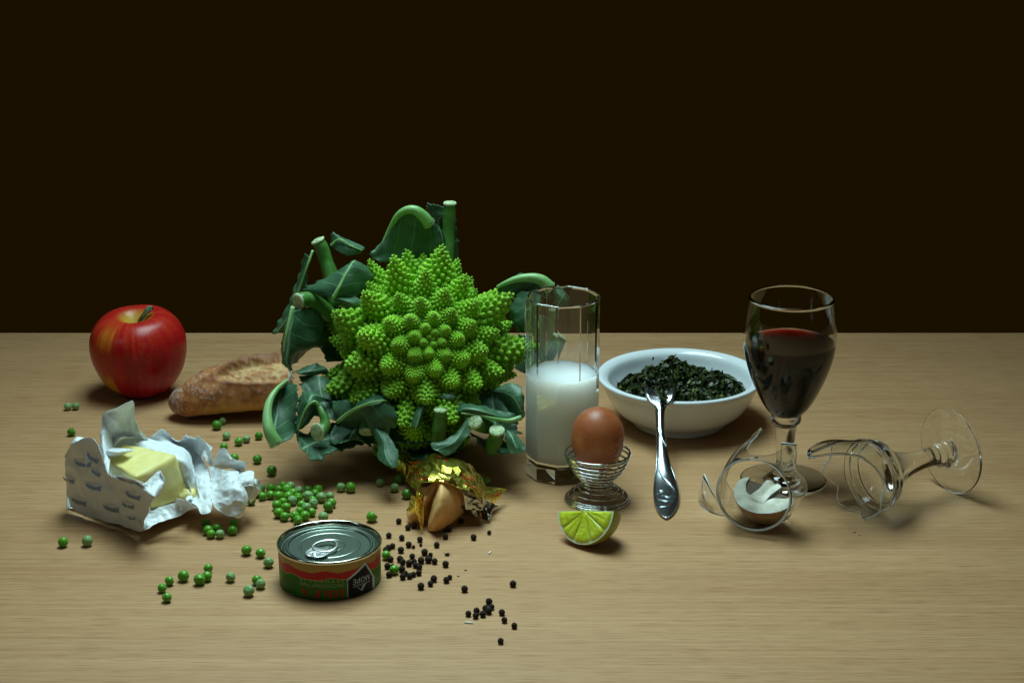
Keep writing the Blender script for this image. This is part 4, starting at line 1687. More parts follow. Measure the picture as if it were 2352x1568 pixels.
def spire2(V, F, O, X, Y, Z, size, n, hgt, wid, seed):
    o = len(V)
    m = 6
    for (q, z) in ((1.0, -.2), (.80, .30), (.34, .78)):
        for i in range(m):
            a = 2 * math.pi * i / m
            V.append(O + (X * math.cos(a) + Y * math.sin(a)) * (wid * q * .95 * size) + Z * (z * hgt * size))
    V.append(O + Z * (hgt * size))
    for l in range(2):
        for i in range(m):
            j = (i + 1) % m
            F.append((o + l * m + i, o + l * m + j, o + (l + 1) * m + j, o + (l + 1) * m + i))
    for i in range(m):
        F.append((o + 2 * m + i, o + 2 * m + (i + 1) % m, o + 3 * m))
    for k in range(n):
        t = (k + .8) / n
        s = t ** .70
        r = wid * s * size
        a = k * GOLD + seed
        rad = X * math.cos(a) + Y * math.sin(a)
        c = O + rad * r + Z * (hgt * (1 - s) * size)
        nn = (rad * .85 + Z * .5).normalized()
        br = (.10 + .11 * s) * size * .95
        o = len(V)
        x = nn.orthogonal().normalized()
        y = nn.cross(x)
        for i in range(5):
            q = 2 * math.pi * i / 5
            V.append(c + (x * math.cos(q) + y * math.sin(q)) * br - nn * br * .1)
        for i in range(5):
            q = 2 * math.pi * i / 5
            V.append(c + (x * math.cos(q) + y * math.sin(q)) * (br * .62) + nn * br * .75)
        V.append(c + nn * br * 1.25)
        for i in range(5):
            j = (i + 1) % 5
            F.append((o + i, o + j, o + 5 + j, o + 5 + i))
            F.append((o + 5 + i, o + 5 + j, o + 10))


HEAD_Y = 0.063


def Z1(zx, zy, dy):
    return D((zx / 1.4936 + 900) / 1.5319, (zy / 1.4936 + 650) / 1.5319, HEAD_Y + dy)


def make_romanesco():
    cen = D(970, 818, HEAD_Y)
    t = thing("romanesco", "large bright green romanesco head with spiral florets inside dark cut leaves", "romanesco", Vector((cen.x, cen.y, 0)))
    fm, nt, b = new_mat("romanesco_floret")
    v = mapped(nt)
    oi = nd(nt, "ShaderNodeObjectInfo")
    c = ramp(nt, noise_node(nt, v, 30.0, 2), [(0.3, (0.205, 0.450, 0.022)), (0.7, (0.295, 0.570, 0.040))])
    hs = nd(nt, "ShaderNodeHueSaturation")
    mr = nd(nt, "ShaderNodeMapRange")
    mr.inputs[3].default_value = .80
    mr.inputs[4].default_value = 1.15
    nt.links.new(oi.outputs["Random"], mr.inputs[0])
    nt.links.new(mr.outputs[0], hs.inputs["Value"])
    nt.links.new(c, hs.inputs["Color"])
    nt.links.new(hs.outputs[0], b.inputs["Base Color"])
    b.inputs["Roughness"].default_value = 0.50
    b.inputs["Specular IOR Level"].default_value = 0.3
    b.inputs["Subsurface Weight"].default_value = 0.10
    b.inputs["Subsurface Radius"].default_value = (0.0012, 0.0020, 0.0003)
    b.inputs["Subsurface Scale"].default_value = 1.0
    pool_big, pool_small = [], []
    for s in range(4):
        V, F = [], []
        spire(V, F, Vector(), Vector((1, 0, 0)), Vector((0, 1, 0)), Vector((0, 0, 1)), 1.0, 100, 1.10, .60, True, s * 1.3)
        pool_big.append(mesh_data("floret", V, F, fm))
        V, F = [], []
        spire(V, F, Vector(), Vector((1, 0, 0)), Vector((0, 1, 0)), Vector((0, 0, 1)), 1.0, 90, 1.10, .58, False, s * 1.3)
        pool_small.append(mesh_data("floret", V, F, fm))
    az, el = math.radians(-90 + 11), math.radians(31)
    Zax = Vector((math.cos(el) * math.cos(az), math.cos(el) * math.sin(az), math.sin(el)))
    Xax = Zax.cross(Vector((0, 0, 1))).normalized()
    Yax = Zax.cross(Xax)
    N, thm, p = 86, math.radians(122), 1.06
    R0 = .0605
    # core body and stalk
    V, F = lathe([(0, -.058), (.018, -.055), (.026, -.045), (.040, -.030), (.056, -.010), (.0605, .010), (.058, .030), (.045, .048), (.025, .060), (0, .066)], 40, frame(cen, Xax, Yax, Zax))
    V = [v if v.z > .004 else Vector((v.x, v.y, .004)) for v in V]
    part("core", V, F, mat("romanesco_core", (0.06, 0.16, 0.012), 0.6), t)
    rr = random.Random(5)
    for n in range(N):
        th = thm * ((n + .5) / N) ** p
        dth = thm * p * ((n + .5) / N) ** (p - 1) / N
        a = n * GOLD + .9
        rad = Xax * math.cos(a) + Yax * math.sin(a)
        dirv0 = Zax * math.cos(th) + rad * math.sin(th)
        R = R0 * (1 + .07 * math.cos(th)) * (1 + .05 * rr.uniform(-1, 1) * sstep(.5, 1.2, th)) * (1 + .16 * nz(dirv0, 1.9, 3.3) * sstep(.3, .9, th))
        dirv = Zax * math.cos(th) + rad * math.sin(th)
        spc = math.sqrt(2 * math.pi * math.sin(th) * dth) * R
        size = spc * 1.20 * (1 + .26 * rr.uniform(-1, 1) * sstep(.4, 1.0, th))
        pos = cen + dirv * (R - size * .18)
        if pos.z < .012:
            continue
        axis = (dirv + Zax * (.30 * math.sin(th)) + Vector((0, 0, .16 * sstep(.6, 1.4, th)))).normalized()
        x = axis.orthogonal().normalized()
        y = axis.cross(x)
        me = (pool_big if size > .016 else pool_small)[n % 4]
        o = bpy.data.objects.new("floret", me)
        COL.objects.link(o)
        o.parent = t
        M = frame(pos - Vector(t.location), x, y, axis) @ Matrix.Rotation(rr.uniform(0, 6), 4, 'Z') @ Matrix.Diagonal((size, size, size * (1 + sstep(.4, 1.1, th) * rr.uniform(.05, .45)), 1))
        o.matrix_local = M
    # ---------------- leaves
    lm, nt, b = new_mat("brassica_leaf")
    uv = nd(nt, "ShaderNodeUVMap")
    sp = nd(nt, "ShaderNodeSeparateXYZ")
    nt.links.new(uv.outputs[0], sp.inputs[0])

    def mth(op, a_, b_=None, cc=None):
        q = nd(nt, "ShaderNodeMath", operation=op)
        for i, s in enumerate((a_, b_, cc)):
            if s is None:
                continue
            if isinstance(s, (int, float)):
                q.inputs[i].default_value = s
            else:
                nt.links.new(s, q.inputs[i])
        return q.outputs[0]
    u = mth('ABSOLUTE', mth('SUBTRACT', mth('MULTIPLY', sp.outputs[0], 2.0), 1.0))
    wob = noise_node(nt, mapped(nt), 60.0, 2)
    ph = mth('SUBTRACT', mth('MULTIPLY', sp.outputs[1], 5.0), mth('MULTIPLY', u, 1.3))
    ph = mth('ADD', ph, mth('MULTIPLY', wob, .5))
    saw = mth('ABSOLUTE', mth('SUBTRACT', mth('FRACT', ph), .5))
    vein = mth('SMOOTH_MIN', mth('MULTIPLY', saw, 1.0), 1.0, 0.01)
    vmask = mth('SUBTRACT', 1.0, mth('SMOOTHSTEP', vein, .01, .05)) if False else None
    mr = nd(nt, "ShaderNodeMapRange", interpolation_type='SMOOTHSTEP')
    mr.inputs[1].default_value = .012
    mr.inputs[2].default_value = .050
    mr.inputs[3].default_value = 1.0
    mr.inputs[4].default_value = 0.0
    nt.links.new(saw, mr.inputs[0])
    mr2 = nd(nt, "ShaderNodeMapRange", interpolation_type='SMOOTHSTEP')
    mr2.inputs[1].default_value = .02
    mr2.inputs[2].default_value = .09
    mr2.inputs[3].default_value = 1.0
    mr2.inputs[4].default_value = 0.0
    nt.links.new(u, mr2.inputs[0])
    vm = mth('MAXIMUM', mth('MULTIPLY', mr.outputs[0], mth('SUBTRACT', .75, mth('MULTIPLY', u, .6))), mr2.outputs[0])
    base = ramp(nt, noise_node(nt, mapped(nt), 45.0, 4), [(0.3, (0.026, 0.082, 0.034)), (0.7, (0.060, 0.140, 0.070))])
    mx = nd(nt, "ShaderNodeMix", data_type='RGBA')
    nt.links.new(mth('MULTIPLY', vm, .65), mx.inputs[0])
    nt.links.new(base, mx.inputs[6])
    mx.inputs[7].default_value = (0.24, 0.44, 0.24, 1)
    nt.links.new(mx.outputs[2], b.inputs["Base Color"])
    b.inputs["Roughness"].default_value = 0.46
    b.inputs["Specular IOR Level"].default_value = 0.35
    hgt = mth('ADD', mth('MULTIPLY', vm, -.6), mth('MULTIPLY', noise_node(nt, mapped(nt), 220.0, 3), .5))
    bump(nt, b, hgt, .35, .0015)
    ribm = mat_noise("leaf_rib", (0.15, 0.36, 0.09), (0.30, 0.52, 0.21), 60, 0.38, stretch=(1, 1, 1))
    cutm = mat_noise("cut_stalk", (0.24, 0.36, 0.14), (0.56, 0.64, 0.40), 380, 0.6, 0.6, 700)
    stm = mat_noise("leaf_stalk", (0.045, 0.160, 0.020), (0.080, 0.230, 0.040), 90, 0.42)

    def leaf(rows, rib=None, seed=0.0, ruf=.0034, th=.0006, name="leaf"):
        """rows: stations from stalk to tip, each a row of (zx, zy, dy) across the blade"""
        st = [[Z1(*q) for q in r] for r in rows]
        nu, nv = 44, 27
        g = loft(st, nu, nv)
        Nn = grid_normals(g)
        for i in range(nu):
            for j in range(nv):
                e = abs(2 * j / (nv - 1) - 1)
                e = max(e, 1.0 * sstep(.7, 1, i / (nu - 1)))
                p = g[i][j]
                d = ruf * (e ** 2) * (nz(p, 75, seed) * 1.2 + .7 * nz(p, 170, seed + 4)) + .0022 * nz(p, 55, seed + 9)
                g[i][j] = p + Nn[i][j] * d
                if j in (0, nv - 1):
                    c = g[i][nv // 2]
                    k = .20 * nz((i * .35, j, seed), 1.0) + .05 * nz((i * .7, j, seed + 2), 1.0)
                    g[i][j] = g[i][j].lerp(c, max(-.12, k))
                if g[i][j].z < .0012:
                    g[i][j].z = .0012
        V, F, U = sheet(g, th)
        V = [Vector((q.x, q.y, max(q.z, .0004))) for q in V]
        lo = part(name, V, F, lm, t, uvs=U)
        if rib:
            pts = spline([Z1(*q) for q in rib[0]], 30)
            pts = [Vector((q.x, q.y, max(q.z, rib[1] * .9 + .0005))) for q in pts]
            rs = [max(.0006, rib[1] + (rib[2] - rib[1]) * i / 29) for i in range(30)]
            V, F = tube(pts, rs, 10)
            part("midrib", V, F, ribm, lo)
            if rib[1] > .003:
                cutend(pts[0], (pts[0] - pts[1]).normalized(), rs[0], lo)
        return lo

    def cutend(c, n, r, par):
        x = n.orthogonal().normalized()
        y = n.cross(x)
        V, F = [c + n * .0012], []
        for q in (.5, .85, 1.02, 1.02):
            for i in range(14):
                a = 2 * math.pi * i / 14
                p = c + (x * math.cos(a) + y * math.sin(a)) * (r * q)
                hh = {.5: .0011, .85: .0008}.get(q, .0002)
                V.append(p + n * (hh + .0006 * nz(p, 700)))
        for i in range(14):
            V[43 + i] = V[29 + i] - n * .0012
        for i in range(14):
            j = (i + 1) % 14
            F.append((0, 1 + i, 1 + j))
            for l in range(3):
                F.append((1 + l * 14 + i, 1 + (l + 1) * 14 + i, 1 + (l + 1) * 14 + j, 1 + l * 14 + j))
        o = part("cut_end", V, F, cutm, par)
        return o

    def stalk(pts, r0, r1, name="stalk"):
        P = spline([Z1(*q) for q in pts], 24)
        rs = [(r0 + (r1 - r0) * i / 23) * (1 + .05 * nz((i * .3, r0 * 900, 1.0), 1.0)) for i in range(24)]
        P = [Vector((q.x, q.y, max(q.z, .003))) for q in P]
        V, F = tube(P, rs, 12, flat=.9)
        V = [q + Vector((nz(q, 150), nz(q, 150, 3), 0)) * .0005 for q in V]
        o = part(name, V, F, stm, t)
        cutend(P[0], (P[0] - P[2]).normalized(), rs[0], o)
        return o

    # top: drooping leaf with thick arched rib
    leaf([[(950, 175, .062), (925, 205, .048), (990, 320, .046)],
          [(900, 150, .066), (870, 160, .048), (965, 400, .046)],
          [(830, 150, .070), (800, 130, .048), (855, 420, .048)],
          [(760, 230, .072), (735, 180, .050), (745, 410, .046)],
          [(700, 300, .070), (680, 280, .050), (660, 405, .044)],
          [(600, 355, .046), (598, 366, .046), (612, 390, .044)]],
         ([(912, 208, .047), (880, 165, .046), (840, 135, .046), (795, 133, .047), (745, 165, .048), (700, 245, .050), (660, 320, .050), (605, 364, .046)], .0058, .0008), 1.0)
    leaf([[(925, 190, .052), (960, 220, .054), (985, 260, .060)],
          [(915, 290, .050), (985, 300, .052), (1010, 330, .060)],
          [(905, 370, .050), (985, 380, .050), (1018, 400, .058)],
          [(900, 430, .052), (960, 455, .052), (1010, 445, .058)]], None, 2.0)
    # behind it: tall cut stalk with a thin dark leaf
    stalk([(1020, 96, .070), (1018, 160, .070), (1012, 260, .068), (1005, 400, .060), (990, 520, .05)], .0060, .0072)
    leaf([[(990, 120, .080), (1000, 160, .076), (1045, 100, .080)],
          [(905, 100, .084), (960, 180, .080), (1050, 200, .082)],
          [(915, 170, .086), (970, 260, .080), (1060, 300, .082)],
          [(960, 260, .084), (1000, 340, .080), (1065, 400, .078)]], None, 3.0)
    # upper left: stalk with small pointed leaf
    stalk([(325, 292, .040), (345, 330, .040), (370, 400, .038), (400, 500, .030), (430, 640, .02)], .0064, .0080)
    leaf([[(385, 318, .044), (395, 320, .042), (405, 330, .040)],
          [(405, 250, .046), (440, 290, .040), (430, 350, .036)],
          [(480, 290, .046), (500, 325, .038), (490, 372, .034)],
          [(572, 332, .044), (566, 345, .042), (545, 362, .040)]], ([(395, 320, .041), (440, 288, .039), (500, 322, .037), (560, 345, .040)], .0012, .0004), 4.0, .0012)
    # far left: long blade hanging to the table edge
    leaf([[(262, 360, .030), (285, 385, .026), (300, 370, .030)],
          [(225, 470, .034), (250, 480, .022), (275, 470, .026)],
          [(185, 590, .034), (210, 600, .020), (245, 600, .022)],
          [(150, 690, .034), (175, 690, .022), (215, 690, .020)],
          [(98, 782, .034), (105, 780, .032), (165, 752, .026)]], ([(300, 345, .026), (270, 430, .020), (225, 560, .018), (165, 700, .021), (108, 776, .030)], .0012, .0005), 5.0)
    # left: leaf folded over, pale rib
    leaf([[(335, 570, -.004), (410, 592, -.016), (520, 592, -.010)],
          [(255, 550, .004), (440, 535, -.014), (560, 560, -.004)],
          [(330, 505, .006), (475, 470, -.008), (590, 520, .002)],
          [(430, 450, .008), (505, 415, -.002), (612, 492, .006)],
          [(490, 405, .012), (520, 398, .008), (580, 440, .012)]], ([(408, 594, -.0165), (440, 535, -.0150), (475, 468, -.0090), (512, 405, .000)], .0018, .0008), 6.0, .0016)
    leaf([[(400, 588, -.012), (408, 592, -.014), (415, 600, -.012)],
          [(440, 588, -.010), (460, 605, -.020), (455, 625, -.014)],
          [(515, 590, -.010), (505, 620, -.022), (500, 650, -.016)],
          [(556, 610, -.012), (550, 640, -.016), (546, 672, -.014)]], None, 7.0, .0010)
    # left: heavy cut stalk with the dark hollow leaf below it
    stalk([(222, 612, -.010), (260, 600, -.004), (320, 625, .004), (400, 690, .012)], .0070, .0078)
    leaf([[(190, 645, -.012), (205, 660, -.022), (300, 640, .002)],
          [(150, 760, -.010), (175, 770, -.030), (360, 740, .004)],
          [(140, 850, -.008), (170, 850, -.034), (370, 830, .006)],
          [(150, 930, -.008), (160, 930, -.034), (300, 850, .004)],
          [(183, 985, -.020), (180, 975, -.030), (225, 915, -.006)]], ([(195, 640, -.020), (165, 770, -.0300), (150, 860, -.0320), (170, 960, -.0310)], .0020, .0008), 8.0)
    leaf([[(330, 640, .012), (420, 640, .018), (520, 650, .020)],
          [(330, 740, .014), (430, 760, .022), (520, 760, .022)],
          [(350, 860, .012), (430, 870, .018), (500, 860, .020)],
          [(370, 930, .008), (430, 930, .012), (480, 930, .014)]], None, 8.5)
    leaf([[(340, 945, -.02), (370, 960, -.02), (390, 990, -.022)],
          [(280, 950, -.024), (300, 975, -.03), (320, 1000, -.028)],
          [(190, 985, -.030), (210, 990, -.034), (240, 1000, -.034)]], None, 8.8)
    # right: arched rib leaf behind the tumbler, with a hanging lobe
    leaf([[(1560, 530, .030), (1540, 545, .022), (1550, 575, .026)],
          [(1480, 480, .034), (1470, 500, .022), (1480, 590, .026)],
          [(1400, 470, .036), (1390, 492, .022), (1400, 580, .022)],
          [(1310, 500, .034), (1310, 520, .022), (1310, 575, .020)],
          [(1262, 535, .028), (1268, 540, .024), (1285, 570, .020)]], ([(1548, 541, .021), (1500, 500, .021), (1440, 488, .021), (1370, 496, .021), (1310, 518, .021), (1268, 538, .023)], .0056, .0014), 9.0)
    leaf([[(1395, 560, .020), (1440, 565, .014), (1500, 580, .016)],
          [(1345, 640, .016), (1420, 650, .006), (1490, 660, .010)],
          [(1338, 720, .014), (1420, 730, .002), (1480, 740, .006)],
          [(1380, 760, .012), (1415, 768, .004), (1460, 760, .006)]], None, 10.0)
    leaf([[(1560, 640, .02), (1580, 640, .02), (1600, 650, .02)],
          [(1560, 560, .026), (1610, 590, .02), (1640, 640, .022)],
          [(1590, 535, .03), (1620, 570, .026), (1645, 610, .026)]], None, 10.5)
    stalk([(1562, 650, .020), (1558, 700, .020), (1545, 790, .018), (1500, 880, .010)], .0042, .0056)
    stalk([(1602, 795, .030), (1575, 840, .028), (1540, 900, .020), (1480, 960, .010)], .0066, .0070)
    leaf([[(1460, 690, .020), (1490, 680, .012), (1530, 690, .016)],
          [(1450, 790, .018), (1490, 800, .008), (1550, 800, .014)],
          [(1460, 900, .016), (1500, 910, .006), (1570, 900, .012)],
          [(1480, 990, .014), (1520, 990, .006), (1590, 960, .012)]], None, 11.0)
    leaf([[(1370, 780, .006), (1400, 790, -.002), (1440, 790, .004)],
          [(1390, 880, .002), (1420, 890, -.008), (1470, 890, -.002)],
          [(1360, 960, -.004), (1400, 985, -.012), (1450, 1000, -.008)]], None, 11.5)
    # front left: big cupped leaf with thick pale rib
    leaf([[(112, 1372, -.090), (108, 1365, -.088), (175, 1335, -.080)],
          [(62, 1290, -.084), (95, 1290, -.080), (215, 1290, -.066)],
          [(55, 1200, -.074), (110, 1200, -.062), (218, 1200, -.062)],
          [(85, 1110, -.060), (130, 1110, -.048), (225, 1110, -.056)],
          [(150, 1045, -.046), (175, 1040, -.036), (215, 1050, -.046)]], ([(108, 1362, -.0900), (72, 1295, -.0880), (60, 1220, -.0800), (72, 1140, -.0700), (110, 1075, -.0580), (165, 1025, -.0450)], .0062, .0012), 12.0, .0014)
    # next to it: leaf with a stalk curling down to its cut end
    leaf([[(215, 1290, -.070), (225, 1285, -.072), (240, 1280, -.070)],
          [(215, 1180, -.062), (270, 1210, -.070), (310, 1200, -.066)],
          [(225, 1130, -.056), (280, 1140, -.068), (325, 1155, -.066)],
          [(265, 1085, -.050), (310, 1100, -.060), (345, 1140, -.060)],
          [(395, 1130, -.052), (400, 1134, -.054), (405, 1140, -.052)]], ([(220, 1290, -.072), (262, 1180, -.0720), (305, 1140, -.0700), (330, 1160, -.0690)], .0009, .0016), 13.0, .0010)
    stalk([(322, 1300, -.086), (345, 1290, -.082), (365, 1255, -.078), (345, 1190, -.072), (318, 1150, -.066)], .0080, .0014)
    # front: the large blue-green leaf with a clear rib
    leaf([[(395, 1140, -.066), (430, 1240, -.072), (500, 1290, -.066)],
          [(470, 1130, -.068), (500, 1195, -.080), (580, 1250, -.080)],
          [(560, 1118, -.066), (575, 1158, -.084), (640, 1345, -.084)],
          [(655, 1100, -.062), (640, 1140, -.084), (700, 1300, -.090)],
          [(712, 1130, -.064), (685, 1132, -.082), (752, 1232, -.088)],
          [(725, 1150, -.068), (728, 1170, -.078), (742, 1205, -.084)]], ([(428, 1245, -.0735), (500, 1190, -.0815), (575, 1155, -.0855), (645, 1137, -.0855), (690, 1133, -.083)], .0019, .0007), 14.0, .0030)
    leaf([[(600, 1250, -.080), (620, 1260, -.082), (640, 1260, -.080)],
          [(640, 1360, -.096), (670, 1340, -.100), (700, 1330, -.096)],
          [(630, 1420, -.106), (680, 1400, -.110), (745, 1400, -.106)],
          [(660, 1455, -.114), (700, 1450, -.116), (750, 1430, -.112)],
          [(715, 1492, -.120), (728, 1490, -.120), (748, 1480, -.118)]], None, 15.0, .0016)
    # middle front: narrow twisted leaves, upright stump
    leaf([[(905, 1100, -.066), (912, 1092, -.066), (920, 1090, -.064)],
          [(870, 1130, -.076), (890, 1145, -.080), (930, 1150, -.074)],
          [(842, 1190, -.084), (862, 1200, -.088), (885, 1200, -.082)],
          [(820, 1270, -.092), (838, 1278, -.094), (852, 1276, -.092)]], None, 16.0, .0012)
    leaf([[(905, 1092, -.066), (908, 1100, -.066), (912, 1108, -.066)],
          [(960, 1098, -.070), (965, 1112, -.074), (970, 1125, -.072)],
          [(1010, 1098, -.074), (1005, 1120, -.078), (1010, 1145, -.076)],
          [(1052, 1105, -.076), (1048, 1120, -.078), (1036, 1145, -.078)]], None, 17.0, .0010)
    stalk([(970, 1182, -.086), (968, 1220, -.086), (962, 1280, -.086), (955, 1350, -.084)], .0056, .0072)
    stalk([(582, 1300, -.080), (585, 1270, -.076), (600, 1220, -.066)], .0066, .0070)
    # right front: broad leaf over a rib that runs to the tumbler
    leaf([[(1370, 1215, -.076), (1375, 1235, -.078), (1380, 1250, -.076)],
          [(1285, 1190, -.076), (1280, 1215, -.086), (1275, 1245, -.082)],
          [(1205, 1165, -.074), (1190, 1190, -.088), (1180, 1215, -.084)],
          [(1090, 1150, -.074), (1100, 1175, -.086), (1110, 1205, -.084)],
          [(1050, 1165, -.076), (1048, 1200, -.082), (1052, 1232, -.082)]], ([(1395, 1222, -.080), (1330, 1240, -.084), (1250, 1228, -.088), (1170, 1210, -.088), (1080, 1200, -.086)], .0024, .0008), 18.0, .0016)
    leaf([[(1240, 1090, -.050), (1260, 1080, -.056), (1280, 1070, -.056)],
          [(1290, 1130, -.058), (1310, 1090, -.066), (1320, 1040, -.060)],
          [(1330, 1190, -.064), (1360, 1120, -.074), (1385, 1050, -.066)],
          [(1350, 1225, -.068), (1395, 1180, -.078), (1402, 1100, -.072)],
          [(1385, 1240, -.070), (1405, 1215, -.074), (1410, 1170, -.072)]], None, 19.0, .0022)
    stalk([(1152, 1245, -.092), (1170, 1260, -.086), (1220, 1270, -.074)], .0062, .0070)
    stalk([(1268, 1290, -.094), (1262, 1330, -.090), (1240, 1380, -.080)], .0066, .0076)
    leaf([[(1310, 1288, -.086), (1316, 1284, -.086), (1324, 1284, -.085)],
          [(1315, 1330, -.094), (1345, 1325, -.098), (1370, 1315, -.092)],
          [(1325, 1380, -.100), (1365, 1370, -.106), (1405, 1355, -.100)],
          [(1340, 1412, -.106), (1380, 1410, -.110), (1422, 1395, -.106)]], None, 20.0, .0016)
    leaf([[(1115, 1215, -.086), (1122, 1220, -.086), (1130, 1225, -.086)],
          [(1075, 1280, -.094), (1085, 1290, -.096), (1130, 1295, -.094)],
          [(1000, 1345, -.102), (1035, 1355, -.106), (1090, 1345, -.102)],
          [(925, 1355, -.108), (960, 1385, -.110), (1045, 1400, -.108)],
          [(925, 1385, -.110), (950, 1400, -.112), (1000, 1425, -.112)]], None, 21.0, .0016)
    # low leaves that carry the head, spread on the table
    leaf([[(560, 1250, -.040), (580, 1290, -.046), (640, 1330, -.050)],
          [(420, 1250, -.044), (450, 1310, -.060), (520, 1370, -.076)],
          [(300, 1290, -.052), (330, 1350, -.074), (400, 1410, -.092)],
          [(205, 1300, -.060), (235, 1380, -.090), (292, 1452, -.106)]], None, 22.0)
    leaf([[(800, 1330, -.030), (900, 1360, -.040), (1000, 1350, -.040)],
          [(780, 1370, -.060), (900, 1400, -.064), (1020, 1390, -.060)],
          [(760, 1400, -.084), (900, 1430, -.090), (1050, 1410, -.086)]], None, 23.0)
    leaf([[(1120, 1290, -.030), (1180, 1330, -.036), (1220, 1330, -.030)],
          [(1160, 1330, -.056), (1240, 1370, -.060), (1330, 1360, -.056)],
          [(1180, 1370, -.084), (1280, 1410, -.088), (1400, 1400, -.080)]], None, 24.0)
    leaf([[(560, 1120, -.030), (600, 1180, -.034), (680, 1220, -.034)],
          [(480, 1180, -.046), (540, 1240, -.052), (640, 1300, -.054)],
          [(420, 1260, -.058), (500, 1320, -.068), (600, 1370, -.070)],
          [(380, 1340, -.076), (450, 1362, -.088), (505, 1300, -.086)]], None, 25.0)
    leaf([[(230, 1000, -.030), (330, 1000, -.030), (430, 1040, -.026)],
          [(250, 1100, -.044), (350, 1120, -.046), (450, 1130, -.044)],
          [(300, 1200, -.060), (400, 1230, -.062), (500, 1230, -.058)]], None, 26.0)
    leaf([[(1150, 1060, -.036), (1240, 1070, -.040), (1330, 1080, -.036)],
          [(1150, 1160, -.052), (1250, 1180, -.056), (1350, 1190, -.052)],
          [(1180, 1260, -.066), (1260, 1290, -.070), (1390, 1310, -.066)]], None, 27.0)
    leaf([[(690, 1160, -.050), (790, 1160, -.052), (900, 1160, -.050)],
          [(690, 1260, -.064), (790, 1270, -.068), (910, 1260, -.064)],
          [(700, 1350, -.078), (800, 1365, -.082), (920, 1350, -.078)]], None, 28.0)
    leaf([[(420, 560, .030), (440, 700, .034), (440, 860, .030)],
          [(350, 580, .028), (330, 720, .030), (370, 880, .026)],
          [(290, 640, .026), (260, 740, .028), (300, 830, .024)]], None, 29.0)
    # stem cluster beneath the head, one dim low floret
    V, F = lathe([(0, .0005), (.036, .0005), (.040, .006), (.036, .022), (.040, .045), (.048, .065)], 32, Matrix.Translation(Vector((cen.x, cen.y + .006, 0))))
    part("base_stem", V, F, stm, t)
    pos = Z1(840, 1290, -.062)
    o = bpy.data.objects.new("floret", pool_big[1])
    COL.objects.link(o)
    o.parent = t
    ax = Vector((-.1, -.8, .45)).normalized()
    x = ax.orthogonal().normalized()
    o.matrix_local = frame(pos - Vector(t.location), x, ax.cross(x), ax) @ Matrix.Diagonal((.028, .028, .028, 1))


make_romanesco()
# ------------------------------------------------------------------ butter in its paper
def zb7(x, y):
    return x * .19986 + 143.6, y * .19986 + 913.8


def zb8(x, y):
    return x * .1457 + 391.6, y * .1457 + 979.1


def crumple(g, amp, s, seed, keep_edge=False):
    Nn = grid_normals(g)
    nu, nv = len(g), len(g[0])
    for i in range(nu):
        for j in range(nv):
            p = g[i][j]
            a = 1 - 2 * abs(nz(p, s, seed))
            b = 1 - 2 * abs(nz(p, s * 2.1, seed + 5))
            d = amp * (a * .7 + b * .3 - .35)
            q = p + Nn[i][j] * d
            if q.z < .0006:
                q.z = .0006
            g[i][j] = q
    return g


